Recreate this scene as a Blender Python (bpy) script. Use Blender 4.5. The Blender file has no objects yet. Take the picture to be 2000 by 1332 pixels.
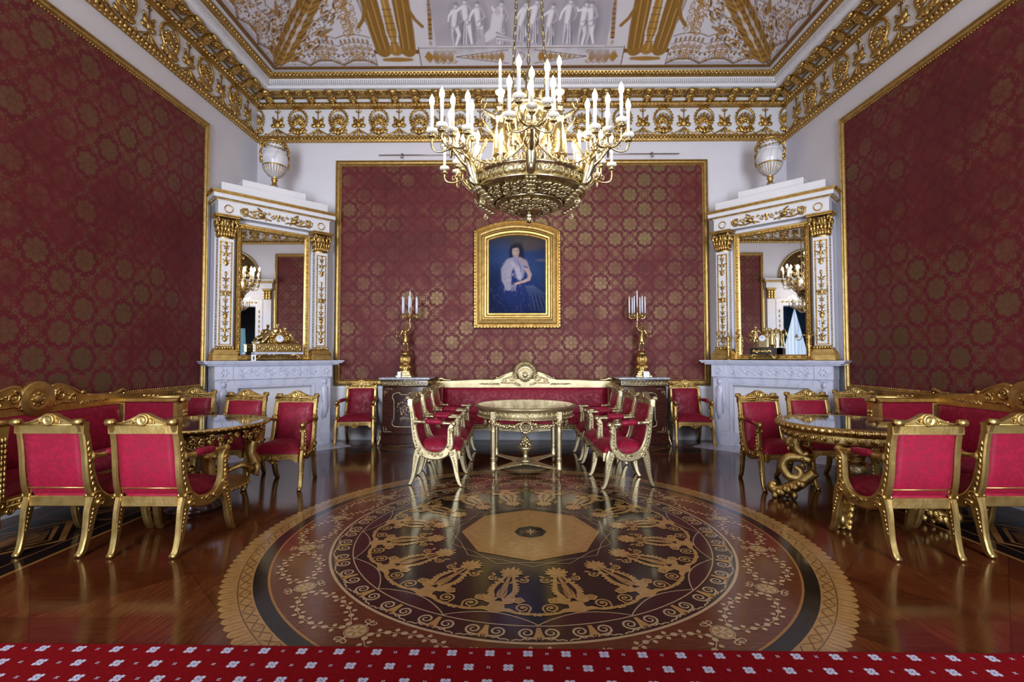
ES_BULB,P_WIN,EXPO,SPREAD=95.0,135.0,0.0,1.75
import bpy, math, random
import numpy as np
from mathutils import Matrix
PI=math.pi
rnd=random.Random(7)
scene=bpy.context.scene
COL=scene.collection
def lin(hexs):
    h=hexs.lstrip('#');o=[]
    for i in (0,2,4):
        c=int(h[i:i+2],16)/255.;o.append(c/12.92 if c<=.04045 else ((c+.055)/1.055)**2.4)
    return tuple(o)
# ------------------------------------------------------------------ transforms
def TR(x=0,y=0,z=0,rz=0,rx=0,ry=0,s=1.0):
    def rot(a,i,j):
        m=np.eye(4);c,q=math.cos(a),math.sin(a);m[i,i]=c;m[j,j]=c;m[i,j]=-q;m[j,i]=q;return m
    m=np.eye(4);m[:3,3]=(x,y,z)
    if rz: m=m@rot(rz,0,1)
    if ry: m=m@rot(ry,0,2)
    if rx: m=m@rot(rx,1,2)
    S=np.eye(4)
    if np.isscalar(s): S[0,0]=S[1,1]=S[2,2]=s
    else: S[0,0],S[1,1],S[2,2]=s
    return m@S
def app(V,T):
    V=np.asarray(V,float)
    if T is None: return V
    return V@T[:3,:3].T+T[:3,3]
# ------------------------------------------------------------------ mesh builder
class MB:
    def __init__(s): s.V=[];s.n=0;s.B=[]
    def add(s,V,F,mat,smooth=True,T=None):
        V=app(V,T);flip=T is not None and np.linalg.det(T[:3,:3])<0
        by={}
        if isinstance(F,np.ndarray): by={F.shape[1]:F}
        else:
            for f in F: by.setdefault(len(f),[]).append(f)
        for k,a in by.items():
            a=np.asarray(a,dtype=np.int64)+s.n
            if flip: a=a[:,::-1]
            s.B.append((a,mat,smooth))
        s.V.append(V);s.n+=len(V)
        return s
    def merge(s,o,T=None):
        if not o.V: return s
        V=app(np.vstack(o.V),T);flip=T is not None and np.linalg.det(T[:3,:3])<0
        for a,m,sm in o.B:
            a=a+s.n
            s.B.append((a[:,::-1] if flip else a,m,sm))
        s.V.append(V);s.n+=len(V)
        return s
    def remat(s,mp):
        s.B=[(a,mp.get(m,m),q) for a,m,q in s.B];return s
    def warp(s,fn):
        s.V=[fn(np.vstack(s.V))];return s
    # primitives
    def box(s,x0,x1,y0,y1,z0,z1,mat,T=None,ch=0.0):
        if ch<=0:
            V=[(x,y,z) for x in (x0,x1) for y in (y0,y1) for z in (z0,z1)]
            F=[(0,1,3,2),(4,6,7,5),(0,4,5,1),(2,3,7,6),(0,2,6,4),(1,5,7,3)]
            return s.add(V,F,mat,False,T)
        c=min(ch,.45*min(abs(x1-x0),abs(y1-y0),abs(z1-z0)))
        pr=[(x0+c,y0),(x1-c,y0),(x1,y0+c),(x1,y1-c),(x1-c,y1),(x0+c,y1),(x0,y1-c),(x0,y0+c)]
        ii=[(x0+2*c,y0+c),(x1-2*c,y0+c),(x1-c,y0+2*c),(x1-c,y1-2*c),(x1-2*c,y1-c),(x0+2*c,y1-c),(x0+c,y1-2*c),(x0+c,y0+2*c)]
        V=[(a,b,z0) for a,b in ii]+[(a,b,z0+c) for a,b in pr]+[(a,b,z1-c) for a,b in pr]+[(a,b,z1) for a,b in ii]
        F=[tuple(range(7,-1,-1)),tuple(range(24,32))]
        for r in range(3):
            for i in range(8):
                j=(i+1)%8;F.append((r*8+i,r*8+j,r*8+8+j,r*8+8+i))
        return s.add(V,F,mat,False,T)
    def lathe(s,prof,mat,n=24,T=None,smooth=True,lobes=0,amp=0,a0=0,a1=2*PI):
        prof=np.array(prof,float);m=len(prof);full=abs(a1-a0-2*PI)<1e-6
        a=np.linspace(a0,a1,n,endpoint=not full)
        r=prof[:,0][:,None]*(1+(amp*np.abs(np.cos(lobes*a/2))-amp/2 if lobes else 0*a)[None,:])
        V=np.stack([r*np.cos(a),r*np.sin(a),np.repeat(prof[:,1][:,None],n,1)],-1).reshape(-1,3)
        F=[]
        for i in range(m-1):
            for j in range(n if full else n-1):
                k=(j+1)%n;F.append((i*n+j,i*n+k,i*n+n+k,i*n+n+j))
        return s.add(V,np.array(F),mat,smooth,T)
    def disc(s,r,z,mat,n=32,T=None,up=True):
        a=np.linspace(0,2*PI,n,endpoint=False)
        V=np.stack([r*np.cos(a),r*np.sin(a),0*a+z],-1)
        f=tuple(range(n)) if up else tuple(range(n-1,-1,-1))
        return s.add(V,[f],mat,False,T)
    def sph(s,c,r,mat,n=8,m=6,T=None,R=None):
        r=(r,r,r) if np.isscalar(r) else r
        th=np.linspace(0,PI,m+1);ph=np.linspace(0,2*PI,n,endpoint=False)
        V=np.array([(math.sin(t)*math.cos(p)*r[0],math.sin(t)*math.sin(p)*r[1],math.cos(t)*r[2]) for t in th for p in ph])
        if R is not None: V=V@R[:3,:3].T
        V=V+np.array(c)
        F=np.array([(i*n+j,i*n+n+j,i*n+n+(j+1)%n,i*n+(j+1)%n) for i in range(m) for j in range(n)])
        return s.add(V,F,mat,True,T)
    def tube(s,P,r,mat,n=8,T=None,caps=True,closed=False,flat=1.0,up=None,smooth=True):
        P=np.array(P,float);m=len(P)
        r=np.full(m,r,float) if np.isscalar(r) else np.interp(np.linspace(0,1,m),np.linspace(0,1,len(r)),r)
        if closed: t=np.roll(P,-1,0)-np.roll(P,1,0)
        else: t=np.gradient(P,axis=0)
        t/=np.maximum(np.linalg.norm(t,axis=1),1e-9)[:,None]
        if up is None:
            u=np.array([0,0,1.]) if abs(t[0][2])<.9 else np.array([0,1.,0])
        else: u=np.array(up,float)
        N=[]
        for i in range(m):
            if up is not None: u=np.array(up,float)
            v=u-t[i]*(u@t[i]);l=np.linalg.norm(v)
            if l<1e-6: v=np.cross(t[i],[1,.3,.2]);l=np.linalg.norm(v)
            u=v/l;N.append(u)
        N=np.array(N);Bv=np.cross(t,N)
        a=np.linspace(0,2*PI,n,endpoint=False)
        V=(P[:,None,:]+r[:,None,None]*(np.cos(a)[None,:,None]*Bv[:,None,:]+flat*np.sin(a)[None,:,None]*N[:,None,:])).reshape(-1,3)
        F=[(i*n+j,i*n+(j+1)%n,((i+1)%m)*n+(j+1)%n,((i+1)%m)*n+j) for i in range(m if closed else m-1) for j in range(n)]
        if caps and not closed:
            F=[f for f in F]+[tuple(range(n-1,-1,-1)),tuple(range((m-1)*n,m*n))]
        return s.add(V,F,mat,smooth,T)
    def extr(s,poly,y0,y1,mat,T=None,smooth=False):
        # polygon in (x,z), counter-clockwise seen from the front (-y)
        poly=np.array(poly,float);n=len(poly)
        V=np.vstack([np.stack([poly[:,0],np.full(n,y0),poly[:,1]],-1),np.stack([poly[:,0],np.full(n,y1),poly[:,1]],-1)])
        F=[tuple(range(n)),tuple(range(2*n-1,n-1,-1))]+[(i,n+i,n+(i+1)%n,(i+1)%n) for i in range(n)]
        return s.add(V,F,mat,smooth,T)
    def jit(s):
        s.jc=(getattr(s,'jc',0)+1)%40;return s.jc*1.5e-5
    def flat(s,poly,z,mat,T=None):
        z=z+s.jit()
        poly=np.array(poly,float)
        a=np.roll(poly,-1,0);
        if (poly[:,0]*a[:,1]-poly[:,1]*a[:,0]).sum()<0: poly=poly[::-1]
        V=np.stack([poly[:,0],poly[:,1],np.full(len(poly),z)],-1)
        return s.add(V,[tuple(range(len(V)))],mat,False,T)
    def ring(s,r0,r1,z,mat,c=(0,0),n=160,a0=0,a1=2*PI):
        a=np.linspace(a0,a1,n+1)
        V=np.vstack([np.stack([c[0]+r*np.cos(a),c[1]+r*np.sin(a),0*a+z],-1) for r in (r0,r1)])
        m=n+1
        F=np.array([(i,m+i,m+i+1,i+1) for i in range(n)])
        return s.add(V,F,mat,False)
    def strip(s,P,w,z,mat,T=None,closed=False):
        # flat ribbon in the xy plane along points P
        P=np.array(P,float);m=len(P);z=z+s.jit()
        w=np.full(m,w,float) if np.isscalar(w) else np.interp(np.linspace(0,1,m),np.linspace(0,1,len(w)),w)
        t=(np.roll(P,-1,0)-np.roll(P,1,0)) if closed else np.gradient(P,axis=0)
        t/=np.maximum(np.linalg.norm(t,axis=1),1e-9)[:,None]
        nn=np.stack([-t[:,1],t[:,0]],-1)*w[:,None]/2
        A=P-nn;B=P+nn
        V=np.vstack([np.c_[A,np.full(m,z)],np.c_[B,np.full(m,z)]])
        F=np.array([(i,(i+1)%m,m+(i+1)%m,m+i) for i in range(m if closed else m-1)])
        return s.add(V,F,mat,False,T)
    def frame(s,poly,prof,mat,T=None,smooth=False):
        # moulding round a closed outline in (x,z); prof = [(inset, height towards the front)]
        rings=[]
        for d,hh in prof:
            q=inset(poly,d);rings.append(np.stack([q[:,0],np.full(len(q),-hh),q[:,1]],-1))
        n=len(poly);V=np.vstack(rings)
        F=np.array([(i*n+j,i*n+(j+1)%n,i*n+n+(j+1)%n,i*n+n+j) for i in range(len(prof)-1) for j in range(n)])
        return s.add(V,F,mat,smooth,T)
    def bar(s,P,w,t,mat,T=None,smooth=True):
        # bar with a chamfered rectangular section, its centre line P in (y,z), width w in that plane, thickness t along x
        P=np.array(P,float);m=len(P)
        w=np.full(m,w,float) if np.isscalar(w) else np.interp(np.linspace(0,1,m),np.linspace(0,1,len(w)),w)
        tg=np.gradient(P,axis=0);tg/=np.linalg.norm(tg,axis=1)[:,None]
        nn=np.stack([-tg[:,1],tg[:,0]],-1)
        sec=[(-.5,-.3),(-.36,-.5),(.36,-.5),(.5,-.3),(.5,.3),(.36,.5),(-.36,.5),(-.5,.3)]
        V=[]
        for i in range(m):
            for a,b in sec:
                q=P[i]+nn[i]*a*w[i];V.append((b*t,q[0],q[1]))
        F=[(i*8+j,i*8+8+j,i*8+8+(j+1)%8,i*8+(j+1)%8) for i in range(m-1) for j in range(8)]
        F+=[tuple(range(8)),tuple(range(m*8-1,m*8-9,-1))]
        return s.add(V,F,mat,False,T)
    def build(s,name,parent=None,bevel=0,remesh=0,subsurf=0,smooth_angle=None):
        me=bpy.data.meshes.new(name)
        V=np.vstack(s.V).astype(np.float32)
        mats=[];mi={}
        LV=[];LS=[];MI=[];SM=[];p=0
        for a,m,q in s.B:
            if m not in mi: mi[m]=len(mats);mats.append(m)
            k=a.shape[1];c=a.shape[0]
            LV.append(a.ravel());LS.append(p+np.arange(c)*k);p+=k*c
            MI.append(np.full(c,mi[m]));SM.append(np.full(c,q))
        LV=np.concatenate(LV).astype(np.int32);LS=np.concatenate(LS).astype(np.int32)
        me.vertices.add(len(V));me.vertices.foreach_set('co',V.ravel())
        me.loops.add(len(LV));me.loops.foreach_set('vertex_index',LV)
        me.polygons.add(len(LS));me.polygons.foreach_set('loop_start',LS)
        me.polygons.foreach_set('material_index',np.concatenate(MI).astype(np.int32))
        me.polygons.foreach_set('use_smooth',np.concatenate(SM).astype(bool))
        me.update(calc_edges=True);me.validate()
        for m in mats: me.materials.append(M[m])
        o=bpy.data.objects.new(name,me);COL.objects.link(o)
        if parent is not None: o.parent=parent
        if remesh:
            r=o.modifiers.new('remesh','REMESH');r.mode='VOXEL';r.voxel_size=remesh;r.use_smooth_shade=True
            r=o.modifiers.new('smooth','SMOOTH');r.iterations=3;r.factor=.5
        if bevel:
            b=o.modifiers.new('bevel','BEVEL');b.width=bevel;b.segments=2;b.limit_method='ANGLE';b.angle_limit=.6
        if subsurf:
            b=o.modifiers.new('sub','SUBSURF');b.levels=subsurf;b.render_levels=subsurf
        return o
def inset(poly,d):
    p=np.array(poly,float);n=len(p)
    a=np.roll(p,1,0);b=np.roll(p,-1,0)
    e1=p-a;e2=b-p
    e1/=np.linalg.norm(e1,axis=1)[:,None];e2/=np.linalg.norm(e2,axis=1)[:,None]
    n1=np.stack([-e1[:,1],e1[:,0]],-1);n2=np.stack([-e2[:,1],e2[:,0]],-1)
    bis=n1+n2;bis/=np.linalg.norm(bis,axis=1)[:,None]
    return p+bis*(d/np.maximum((bis*n1).sum(1),.2))[:,None]
def crv(P,k=6):
    # smooth curve (Catmull-Rom) through the points
    P=np.array(P,float);Q=np.vstack([2*P[0]-P[1],P,2*P[-1]-P[-2]]);o=[]
    for i in range(1,len(Q)-2):
        for t in np.arange(k)/k:
            o.append(.5*(2*Q[i]+(Q[i+1]-Q[i-1])*t+(2*Q[i-1]-5*Q[i]+4*Q[i+1]-Q[i+2])*t*t+(-Q[i-1]+3*Q[i]-3*Q[i+1]+Q[i+2])*t**3))
    o.append(P[-1]);return np.array(o)
def spiral(cx,cz,r0,r1,a0,turns,n=28):
    t=np.linspace(0,1,n);a=a0+turns*2*PI*t;r=r0+(r1-r0)*t
    return np.stack([cx+r*np.cos(a),cz+r*np.sin(a)],-1)
def x3(P,y=0.0):
    P=np.array(P,float);return np.stack([P[:,0],np.full(len(P),y),P[:,1]],-1)
def rect(x0,x1,z0,z1): return [(x0,z0),(x1,z0),(x1,z1),(x0,z1)]
def rotz(a): return TR(rz=a)
def ryM(a):  # rotation in the xz plane, counter-clockwise seen from the front
    return TR(ry=a)
# ------------------------------------------------------------------ scene objects
def thing(name,label,cat,loc=(0,0,0),rz=0,group=None):
    o=bpy.data.objects.new(name,None);COL.objects.link(o)
    o.empty_display_size=.1;o.location=loc;o.rotation_euler=(0,0,rz)
    o['label']=label;o['category']=cat
    if group: o['group']=group
    return o
def tag(o,label,cat,group=None,kind=None):
    o['label']=label;o['category']=cat
    if group: o['group']=group
    if kind: o['kind']=kind
    return o
def struct(mb,name,parent=None,**k):
    o=mb.build(name,parent,**k)
    if parent is None: o['kind']='structure'
    return o
KIDS={}
def kids(o): return [c for c in COL.objects if c.parent==o]
def dup(root,loc,rz,label,group=None,cat=None):
    r=root.copy();COL.objects.link(r);r.location=loc;r.rotation_euler=(0,0,rz);r['label']=label
    if group: r['group']=group
    for ch in kids(root):
        c=ch.copy();COL.objects.link(c);c.parent=r
        for g in kids(ch):
            d=g.copy();COL.objects.link(d);d.parent=c
    return r
# ------------------------------------------------------------------ materials
M={}
def newmat(name):
    m=bpy.data.materials.new(name);m.use_nodes=True;nt=m.node_tree
    return m,nt,nt.nodes['Principled BSDF']
def ramp(nt,fac,stops):
    r=nt.nodes.new('ShaderNodeValToRGB');e=r.color_ramp.elements
    while len(e)<len(stops): e.new(.5)
    for i,(p,c) in enumerate(stops): e[i].position=p;e[i].color=(*c,1)
    nt.links.new(fac,r.inputs[0]);return r.outputs[0]
def noise(nt,scale,detail=3,vec=None,rough=.5):
    t=nt.nodes.new('ShaderNodeTexNoise');t.inputs['Scale'].default_value=scale;t.inputs['Detail'].default_value=detail
    t.inputs['Roughness'].default_value=rough
    if vec is not None: nt.links.new(vec,t.inputs['Vector'])
    return t.outputs['Fac']
def objco(nt):
    return nt.nodes.new('ShaderNodeTexCoord').outputs['Object']
def bump(nt,b,h,strength,dist=.01):
    n=nt.nodes.new('ShaderNodeBump');n.inputs['Strength'].default_value=strength;n.inputs['Distance'].default_value=dist
    nt.links.new(h,n.inputs['Height']);nt.links.new(n.outputs[0],b.inputs['Normal'])
def simple(name,c1,c2=None,rough=.5,metal=0,scale=8,bmp=0,bscale=40,spec=.5,coat=0,sheen=0,stint=(1,1,1),emit=None,es=0,bdist=.004):
    m,nt,b=newmat(name);co=objco(nt)
    b.inputs['Roughness'].default_value=rough;b.inputs['Metallic'].default_value=metal
    b.inputs['Specular IOR Level'].default_value=spec
    if coat: b.inputs['Coat Weight'].default_value=coat;b.inputs['Coat Roughness'].default_value=.06
    if sheen:
        b.inputs['Sheen Weight'].default_value=sheen;b.inputs['Sheen Roughness'].default_value=.4;b.inputs['Sheen Tint'].default_value=(*stint,1)
    if c2 is None: b.inputs['Base Color'].default_value=(*c1,1)
    else: nt.links.new(ramp(nt,noise(nt,scale,4,co),[(.3,c1),(.7,c2)]),b.inputs['Base Color'])
    if bmp: bump(nt,b,noise(nt,bscale,3,co),bmp,bdist)
    if emit: b.inputs['Emission Color'].default_value=(*emit,1);b.inputs['Emission Strength'].default_value=es
    M[name]=m;return m
simple('gold',(.46,.29,.085),(.66,.46,.17),rough=.41,metal=1,scale=14,bmp=.35,bscale=55)
simple('gold_carved',(.40,.24,.06),(.72,.50,.19),rough=.27,metal=1,scale=25,bmp=.9,bscale=70,bdist=.008)
simple('gold_pale',(.44,.35,.19),(.56,.465,.275),rough=.38,metal=.9,scale=12,bmp=.3,bscale=60)
simple('gold_pale_carved',(.44,.32,.145),(.72,.60,.35),rough=.30,metal=.9,scale=25,bmp=.8,bscale=80,bdist=.006)
simple('gold_matte',(.36,.21,.055),(.55,.35,.12),rough=.42,metal=.9,scale=9,bmp=.25,bscale=40)
simple('ormolu',(.50,.34,.11),(.72,.54,.23),rough=.24,metal=1,scale=30,bmp=.5,bscale=90)
simple('chandelier_gilt',(.46,.37,.20),(.66,.56,.34),rough=.27,metal=1,scale=30,bmp=.4,bscale=90)
simple('ormolu_pierced',(.20,.14,.06),(.60,.49,.28),rough=.25,metal=1,scale=40,bmp=1.0,bscale=60,bdist=.012)
simple('bronze_dark',(.10,.06,.025),(.2,.12,.05),rough=.4,metal=.9,scale=12)
simple('wall_white',(.74,.70,.735),(.79,.75,.785),rough=.55,scale=2.0,bmp=.08,bscale=18)
simple('trim_white',(.82,.785,.80),(.86,.83,.84),rough=.45,scale=4)
simple('shadow_gap',(.10,.10,.16),rough=.6)
simple('cove_brown',(.17,.075,.016),(.25,.12,.03),rough=.5,scale=20)
simple('paper',(.9,.9,.9),rough=.6)
simple('ink',(.01,.01,.012),rough=.5)
simple('brass_rod',(.45,.40,.36),rough=.35,metal=1)
simple('iron_black',(.02,.02,.022),rough=.4,metal=.5)
simple('candle',(.62,.61,.60),rough=.45,spec=.3)
simple('candle_unlit',(.86,.87,.95),rough=.4)
simple('bobeche',(.95,.88,.74),rough=.25,spec=.6)
simple('enamel',(.86,.89,.95),rough=.15)
simple('table_black',(.012,.013,.018),(.035,.035,.045),rough=.05,scale=5,coat=.6)
simple('carpet_red',(.155,.0015,.003),(.21,.003,.005),rough=.95,scale=60,bmp=.5,bscale=300,spec=.08)
simple('carpet_white',(.52,.48,.56),rough=.95)
simple('carpet_blue',(.12,.10,.25),rough=.95)
simple('curtain_teal',(.01,.06,.13),(.02,.09,.18),rough=.7)
simple('dark_room',(.02,.025,.035),rough=.8)
simple('bulb_lit',(1,.9,.7),emit=(1.0,.78,.46),es=ES_BULB)
simple('bulb_small',(1,.9,.7),emit=(1.0,.80,.50),es=22)
# marble
def marble(name,c1,c2,scale,rough=.25):
    m,nt,b=newmat(name);co=objco(nt)
    n1=noise(nt,scale,8,co,.6)
    w=nt.nodes.new('ShaderNodeTexWave');w.inputs['Scale'].default_value=scale*.45;w.inputs['Distortion'].default_value=14;w.inputs['Detail'].default_value=5
    nt.links.new(co,w.inputs['Vector'])
    c=ramp(nt,w.outputs['Fac'],[(.0,c2),(.22,c1),(1,c1)])
    mx=nt.nodes.new('ShaderNodeMix');mx.data_type='RGBA';mx.blend_type='MULTIPLY';mx.inputs['Factor'].default_value=.5
    nt.links.new(c,mx.inputs['A']);nt.links.new(ramp(nt,n1,[(.3,(.86,.86,.9)),(.65,(1,1,1))]),mx.inputs['B'])
    nt.links.new(mx.outputs['Result'],b.inputs['Base Color']);b.inputs['Roughness'].default_value=rough
    M[name]=m
marble('marble_white',(.66,.655,.76),(.58,.58,.69),3.0)
marble('marble_grey',(.42,.41,.46),(.62,.61,.66),6.0,.2)
marble('marble_urn',(.80,.77,.78),(.66,.63,.66),5.0)
marble('marble_gold',(.80,.66,.42),(.36,.24,.10),9.0,.12)
# woods
def wood(name,c1,c2,sc=(3,30,1),rough=.16,scale=4,coat=.25,bs=.03):
    m,nt,b=newmat(name);co=objco(nt)
    mp=nt.nodes.new('ShaderNodeMapping');mp.inputs['Scale'].default_value=sc;mp.inputs['Rotation'].default_value=(0,0,.35)
    nt.links.new(co,mp.inputs['Vector'])
    nt.links.new(ramp(nt,noise(nt,scale,6,mp.outputs[0],.6),[(.28,c1),(.72,c2)]),b.inputs['Base Color'])
    b.inputs['Roughness'].default_value=rough;b.inputs['Coat Weight'].default_value=coat;b.inputs['Coat Roughness'].default_value=.08
    b.inputs['Specular IOR Level'].default_value=.5
    if bs: bump(nt,b,noise(nt,7,2,co),bs,.02)
    M[name]=m
wood('wood_mahogany',(.060,.013,.005),(.165,.042,.014))
wood('wood_light',(.26,.115,.030),(.42,.22,.072),sc=(4,22,1))
wood('wood_honey',(.31,.145,.038),(.50,.28,.092),sc=(4,18,1))
wood('wood_black',(.004,.003,.003),(.016,.009,.008))
wood('wood_dark',(.013,.006,.006),(.045,.014,.011))
wood('wood_wine',(.020,.004,.006),(.055,.010,.012))
wood('wood_engrave',(.10,.04,.012),(.17,.07,.02))
wood('wood_line',(.38,.23,.115),(.52,.35,.19))
wood('wood_orange',(.25,.095,.022),(.35,.15,.040))
wood('wood_cabinet',(.020,.006,.005),(.085,.022,.012),sc=(3,3,18),rough=.14)
wood('wood_inlay',(.07,.028,.009),(.15,.07,.02),sc=(5,5,5),rough=.2)
# ------------------------------------------------------------------ node arithmetic
class E:
    nt=None
    def __init__(s,sock): s.k=sock
    @staticmethod
    def op(o,*a):
        n=E.nt.nodes.new('ShaderNodeMath');n.operation=o
        for i,x in enumerate(a):
            if isinstance(x,E): E.nt.links.new(x.k,n.inputs[i])
            else: n.inputs[i].default_value=float(x)
        return E(n.outputs[0])
    def __add__(s,o): return E.op('ADD',s,o)
    __radd__=__add__
    def __sub__(s,o): return E.op('SUBTRACT',s,o)
    def __rsub__(s,o): return E.op('SUBTRACT',o,s)
    def __mul__(s,o): return E.op('MULTIPLY',s,o)
    __rmul__=__mul__
    def __truediv__(s,o): return E.op('DIVIDE',s,o)
    def abs(s): return E.op('ABSOLUTE',s)
    def lt(s,o,soft=.004):   # 1 where s < o
        n=E.nt.nodes.new('ShaderNodeMapRange');n.interpolation_type='SMOOTHSTEP'
        E.nt.links.new((s-o).k,n.inputs['Value']);n.inputs['From Min'].default_value=-soft;n.inputs['From Max'].default_value=soft
        n.inputs['To Min'].default_value=1;n.inputs['To Max'].default_value=0
        return E(n.outputs['Result'])
def emax(*a):
    r=a[0]
    for x in a[1:]: r=E.op('MAXIMUM',r,x)
    return r
def hyp(a,b): return E.op('SQRT',a*a+b*b)
def frac0(a): return a-E.op('ROUND',a)
def mixc(nt,f,a,b):
    mx=nt.nodes.new('ShaderNodeMix');mx.data_type='RGBA'
    for s,i in ((f,'Factor'),(a,'A'),(b,'B')):
        if isinstance(s,E): s=s.k
        if isinstance(s,(tuple,list)): mx.inputs[i].default_value=(*s,1)
        elif isinstance(s,(int,float)): mx.inputs[i].default_value=s
        else: nt.links.new(s,mx.inputs[i])
    return mx.outputs['Result']
def mixf(a,b,f): return a+(b-a)*f
def damask(name):
    m,nt,b=newmat(name);E.nt=nt
    sep=nt.nodes.new('ShaderNodeSeparateXYZ');co=nt.nodes.new('ShaderNodeTexCoord').outputs['UV'];nt.links.new(co,sep.inputs[0])
    u,v=E(sep.outputs[0]),E(sep.outputs[1])
    L=.358
    s=(u+v)/.506;t=(u-v)/.506
    def polar(ds,dt):
        du=(ds+dt)*(L*.7071);dv=(ds-dt)*(L*.7071)
        return du,dv,hyp(du,dv),E.op('ARCTAN2',dv,du)
    du,dv,r,a=polar(frac0(s),frac0(t))
    pet=E.op('COSINE',a*8.0)
    R1=E.op('POWER',(pet*.5+.5),.55)*.030+.092
    big=r.lt(R1)
    slit=E.op('MULTIPLY',E.op('ABSOLUTE',E.op('SINE',a*4.0+PI/2)),r).lt(.013,.004)
    slit=slit*(1-r.lt(.046))*r.lt(.112)
    ringline=(r-.040).abs().lt(.0045,.002)
    big=big*(1-slit*.85)*(1-ringline*.8)
    du2,dv2,r2,a2=polar(frac0(s-.5),frac0(t-.5))
    sm=r2.lt(E.op('COSINE',a2*8.0)*.006+.046)*(1-(r2-.024).abs().lt(.004,.002)*.7)
    ax,ay=du2.abs(),dv2.abs()
    dots=hyp(ax-.086,ay-.083).lt(.031)*(1-hyp(ax-.086,ay-.083).lt(.008,.003)*.6)
    tiny=emax(hyp(ax-.030,ay-.070).lt(.011),hyp(ax-.072,ay-.030).lt(.011),hyp(ax-.128,ay-.122).lt(.012),hyp(ax-.046,ay-.112).lt(.010),hyp(ax-.116,ay-.046).lt(.010))
    gold=emax(big,sm,dots,tiny);ringm=(r-.142).abs().lt(.026,.008)
    co3=nt.nodes.new('ShaderNodeTexCoord').outputs['Object']
    wear=E(noise(nt,.55,4,co3,.6));fine=E(noise(nt,9,4,co3,.6))
    # worn gilt thread: the rosettes vary from strong to faded
    cell=nt.nodes.new('ShaderNodeTexWhiteNoise');cell.noise_dimensions='2D'
    cv=nt.nodes.new('ShaderNodeCombineXYZ');nt.links.new(E.op('ROUND',s).k,cv.inputs[0]);nt.links.new(E.op('ROUND',t).k,cv.inputs[1]);nt.links.new(cv.outputs[0],cell.inputs['Vector'])
    keep=E.op('MULTIPLY_ADD',wear,2.7,-1.0)+(E(cell.outputs['Value'])-.5)*.45+(fine-.5)*.7
    kc=nt.nodes.new('ShaderNodeClamp');nt.links.new(keep.k,kc.inputs[0]);kc.inputs['Min'].default_value=.08;kc.inputs['Max'].default_value=1.0
    g=gold*E(kc.outputs[0])
    ground=ramp(nt,(wear*.6+fine*.4).k,[(.3,(.072,.0045,.007)),(.5,(.135,.012,.015)),(.72,(.215,.040,.042))])
    ground=mixc(nt,(1-ringm)*(1-gold)*E(kc.outputs[0])*.22,ground,(.17,.10,.045));ground=mixc(nt,ringm*(1-gold)*(E(kc.outputs[0])*.5+.08),ground,(.055,.003,.008))
    col=mixc(nt,g,ground,(.20,.155,.070))
    nt.links.new(col,b.inputs['Base Color'])
    nt.links.new((g*.90).k,b.inputs['Metallic'])
    nt.links.new(mixf(E.op('ADD',.62,0.0),.46,g).k,b.inputs['Roughness'])
    nt.links.new(((.25+ringm*.75)*(1-g)).k,b.inputs['Sheen Weight']);b.inputs['Sheen Tint'].default_value=(.55,.065,.13,1);b.inputs['Sheen Roughness'].default_value=.35
    b.inputs['Specular IOR Level'].default_value=.35
    bump(nt,b,(gold*.4+fine).k,.18,.003)
    M[name]=m
damask('damask_wall')
def crimson(name,c1,c2,scale=1.0):
    # upholstery silk with a tone-on-tone damask
    m,nt,b=newmat(name);E.nt=nt
    co=objco(nt)
    mp=nt.nodes.new('ShaderNodeMapping');nt.links.new(co,mp.inputs[0]);mp.inputs['Scale'].default_value=(scale,scale,scale)
    n1=nt.nodes.new('ShaderNodeTexNoise');n1.inputs['Scale'].default_value=15;n1.inputs['Detail'].default_value=1.5;n1.inputs['Distortion'].default_value=1.4;nt.links.new(mp.outputs[0],n1.inputs['Vector'])
    pat=E((n1.outputs['Fac']));msk=1-pat.lt(.53,.03)
    big=E(noise(nt,3.0,2,co))
    col=mixc(nt,msk,c1,c2)
    nt.links.new(col,b.inputs['Base Color'])
    nt.links.new((.58-msk*.16).k,b.inputs['Roughness'])
    b.inputs['Sheen Weight'].default_value=.18;b.inputs['Sheen Tint'].default_value=(.9,.12,.25,1);b.inputs['Sheen Roughness'].default_value=.4
    b.inputs['Specular IOR Level'].default_value=.3
    bump(nt,b,(big+E(noise(nt,160,2,co))*.15).k,.12,.01)
    M[name]=m
crimson('crimson',(.225,.004,.019),(.285,.007,.031))
crimson('crimson_plain',(.24,.005,.028),(.29,.009,.036))
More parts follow.
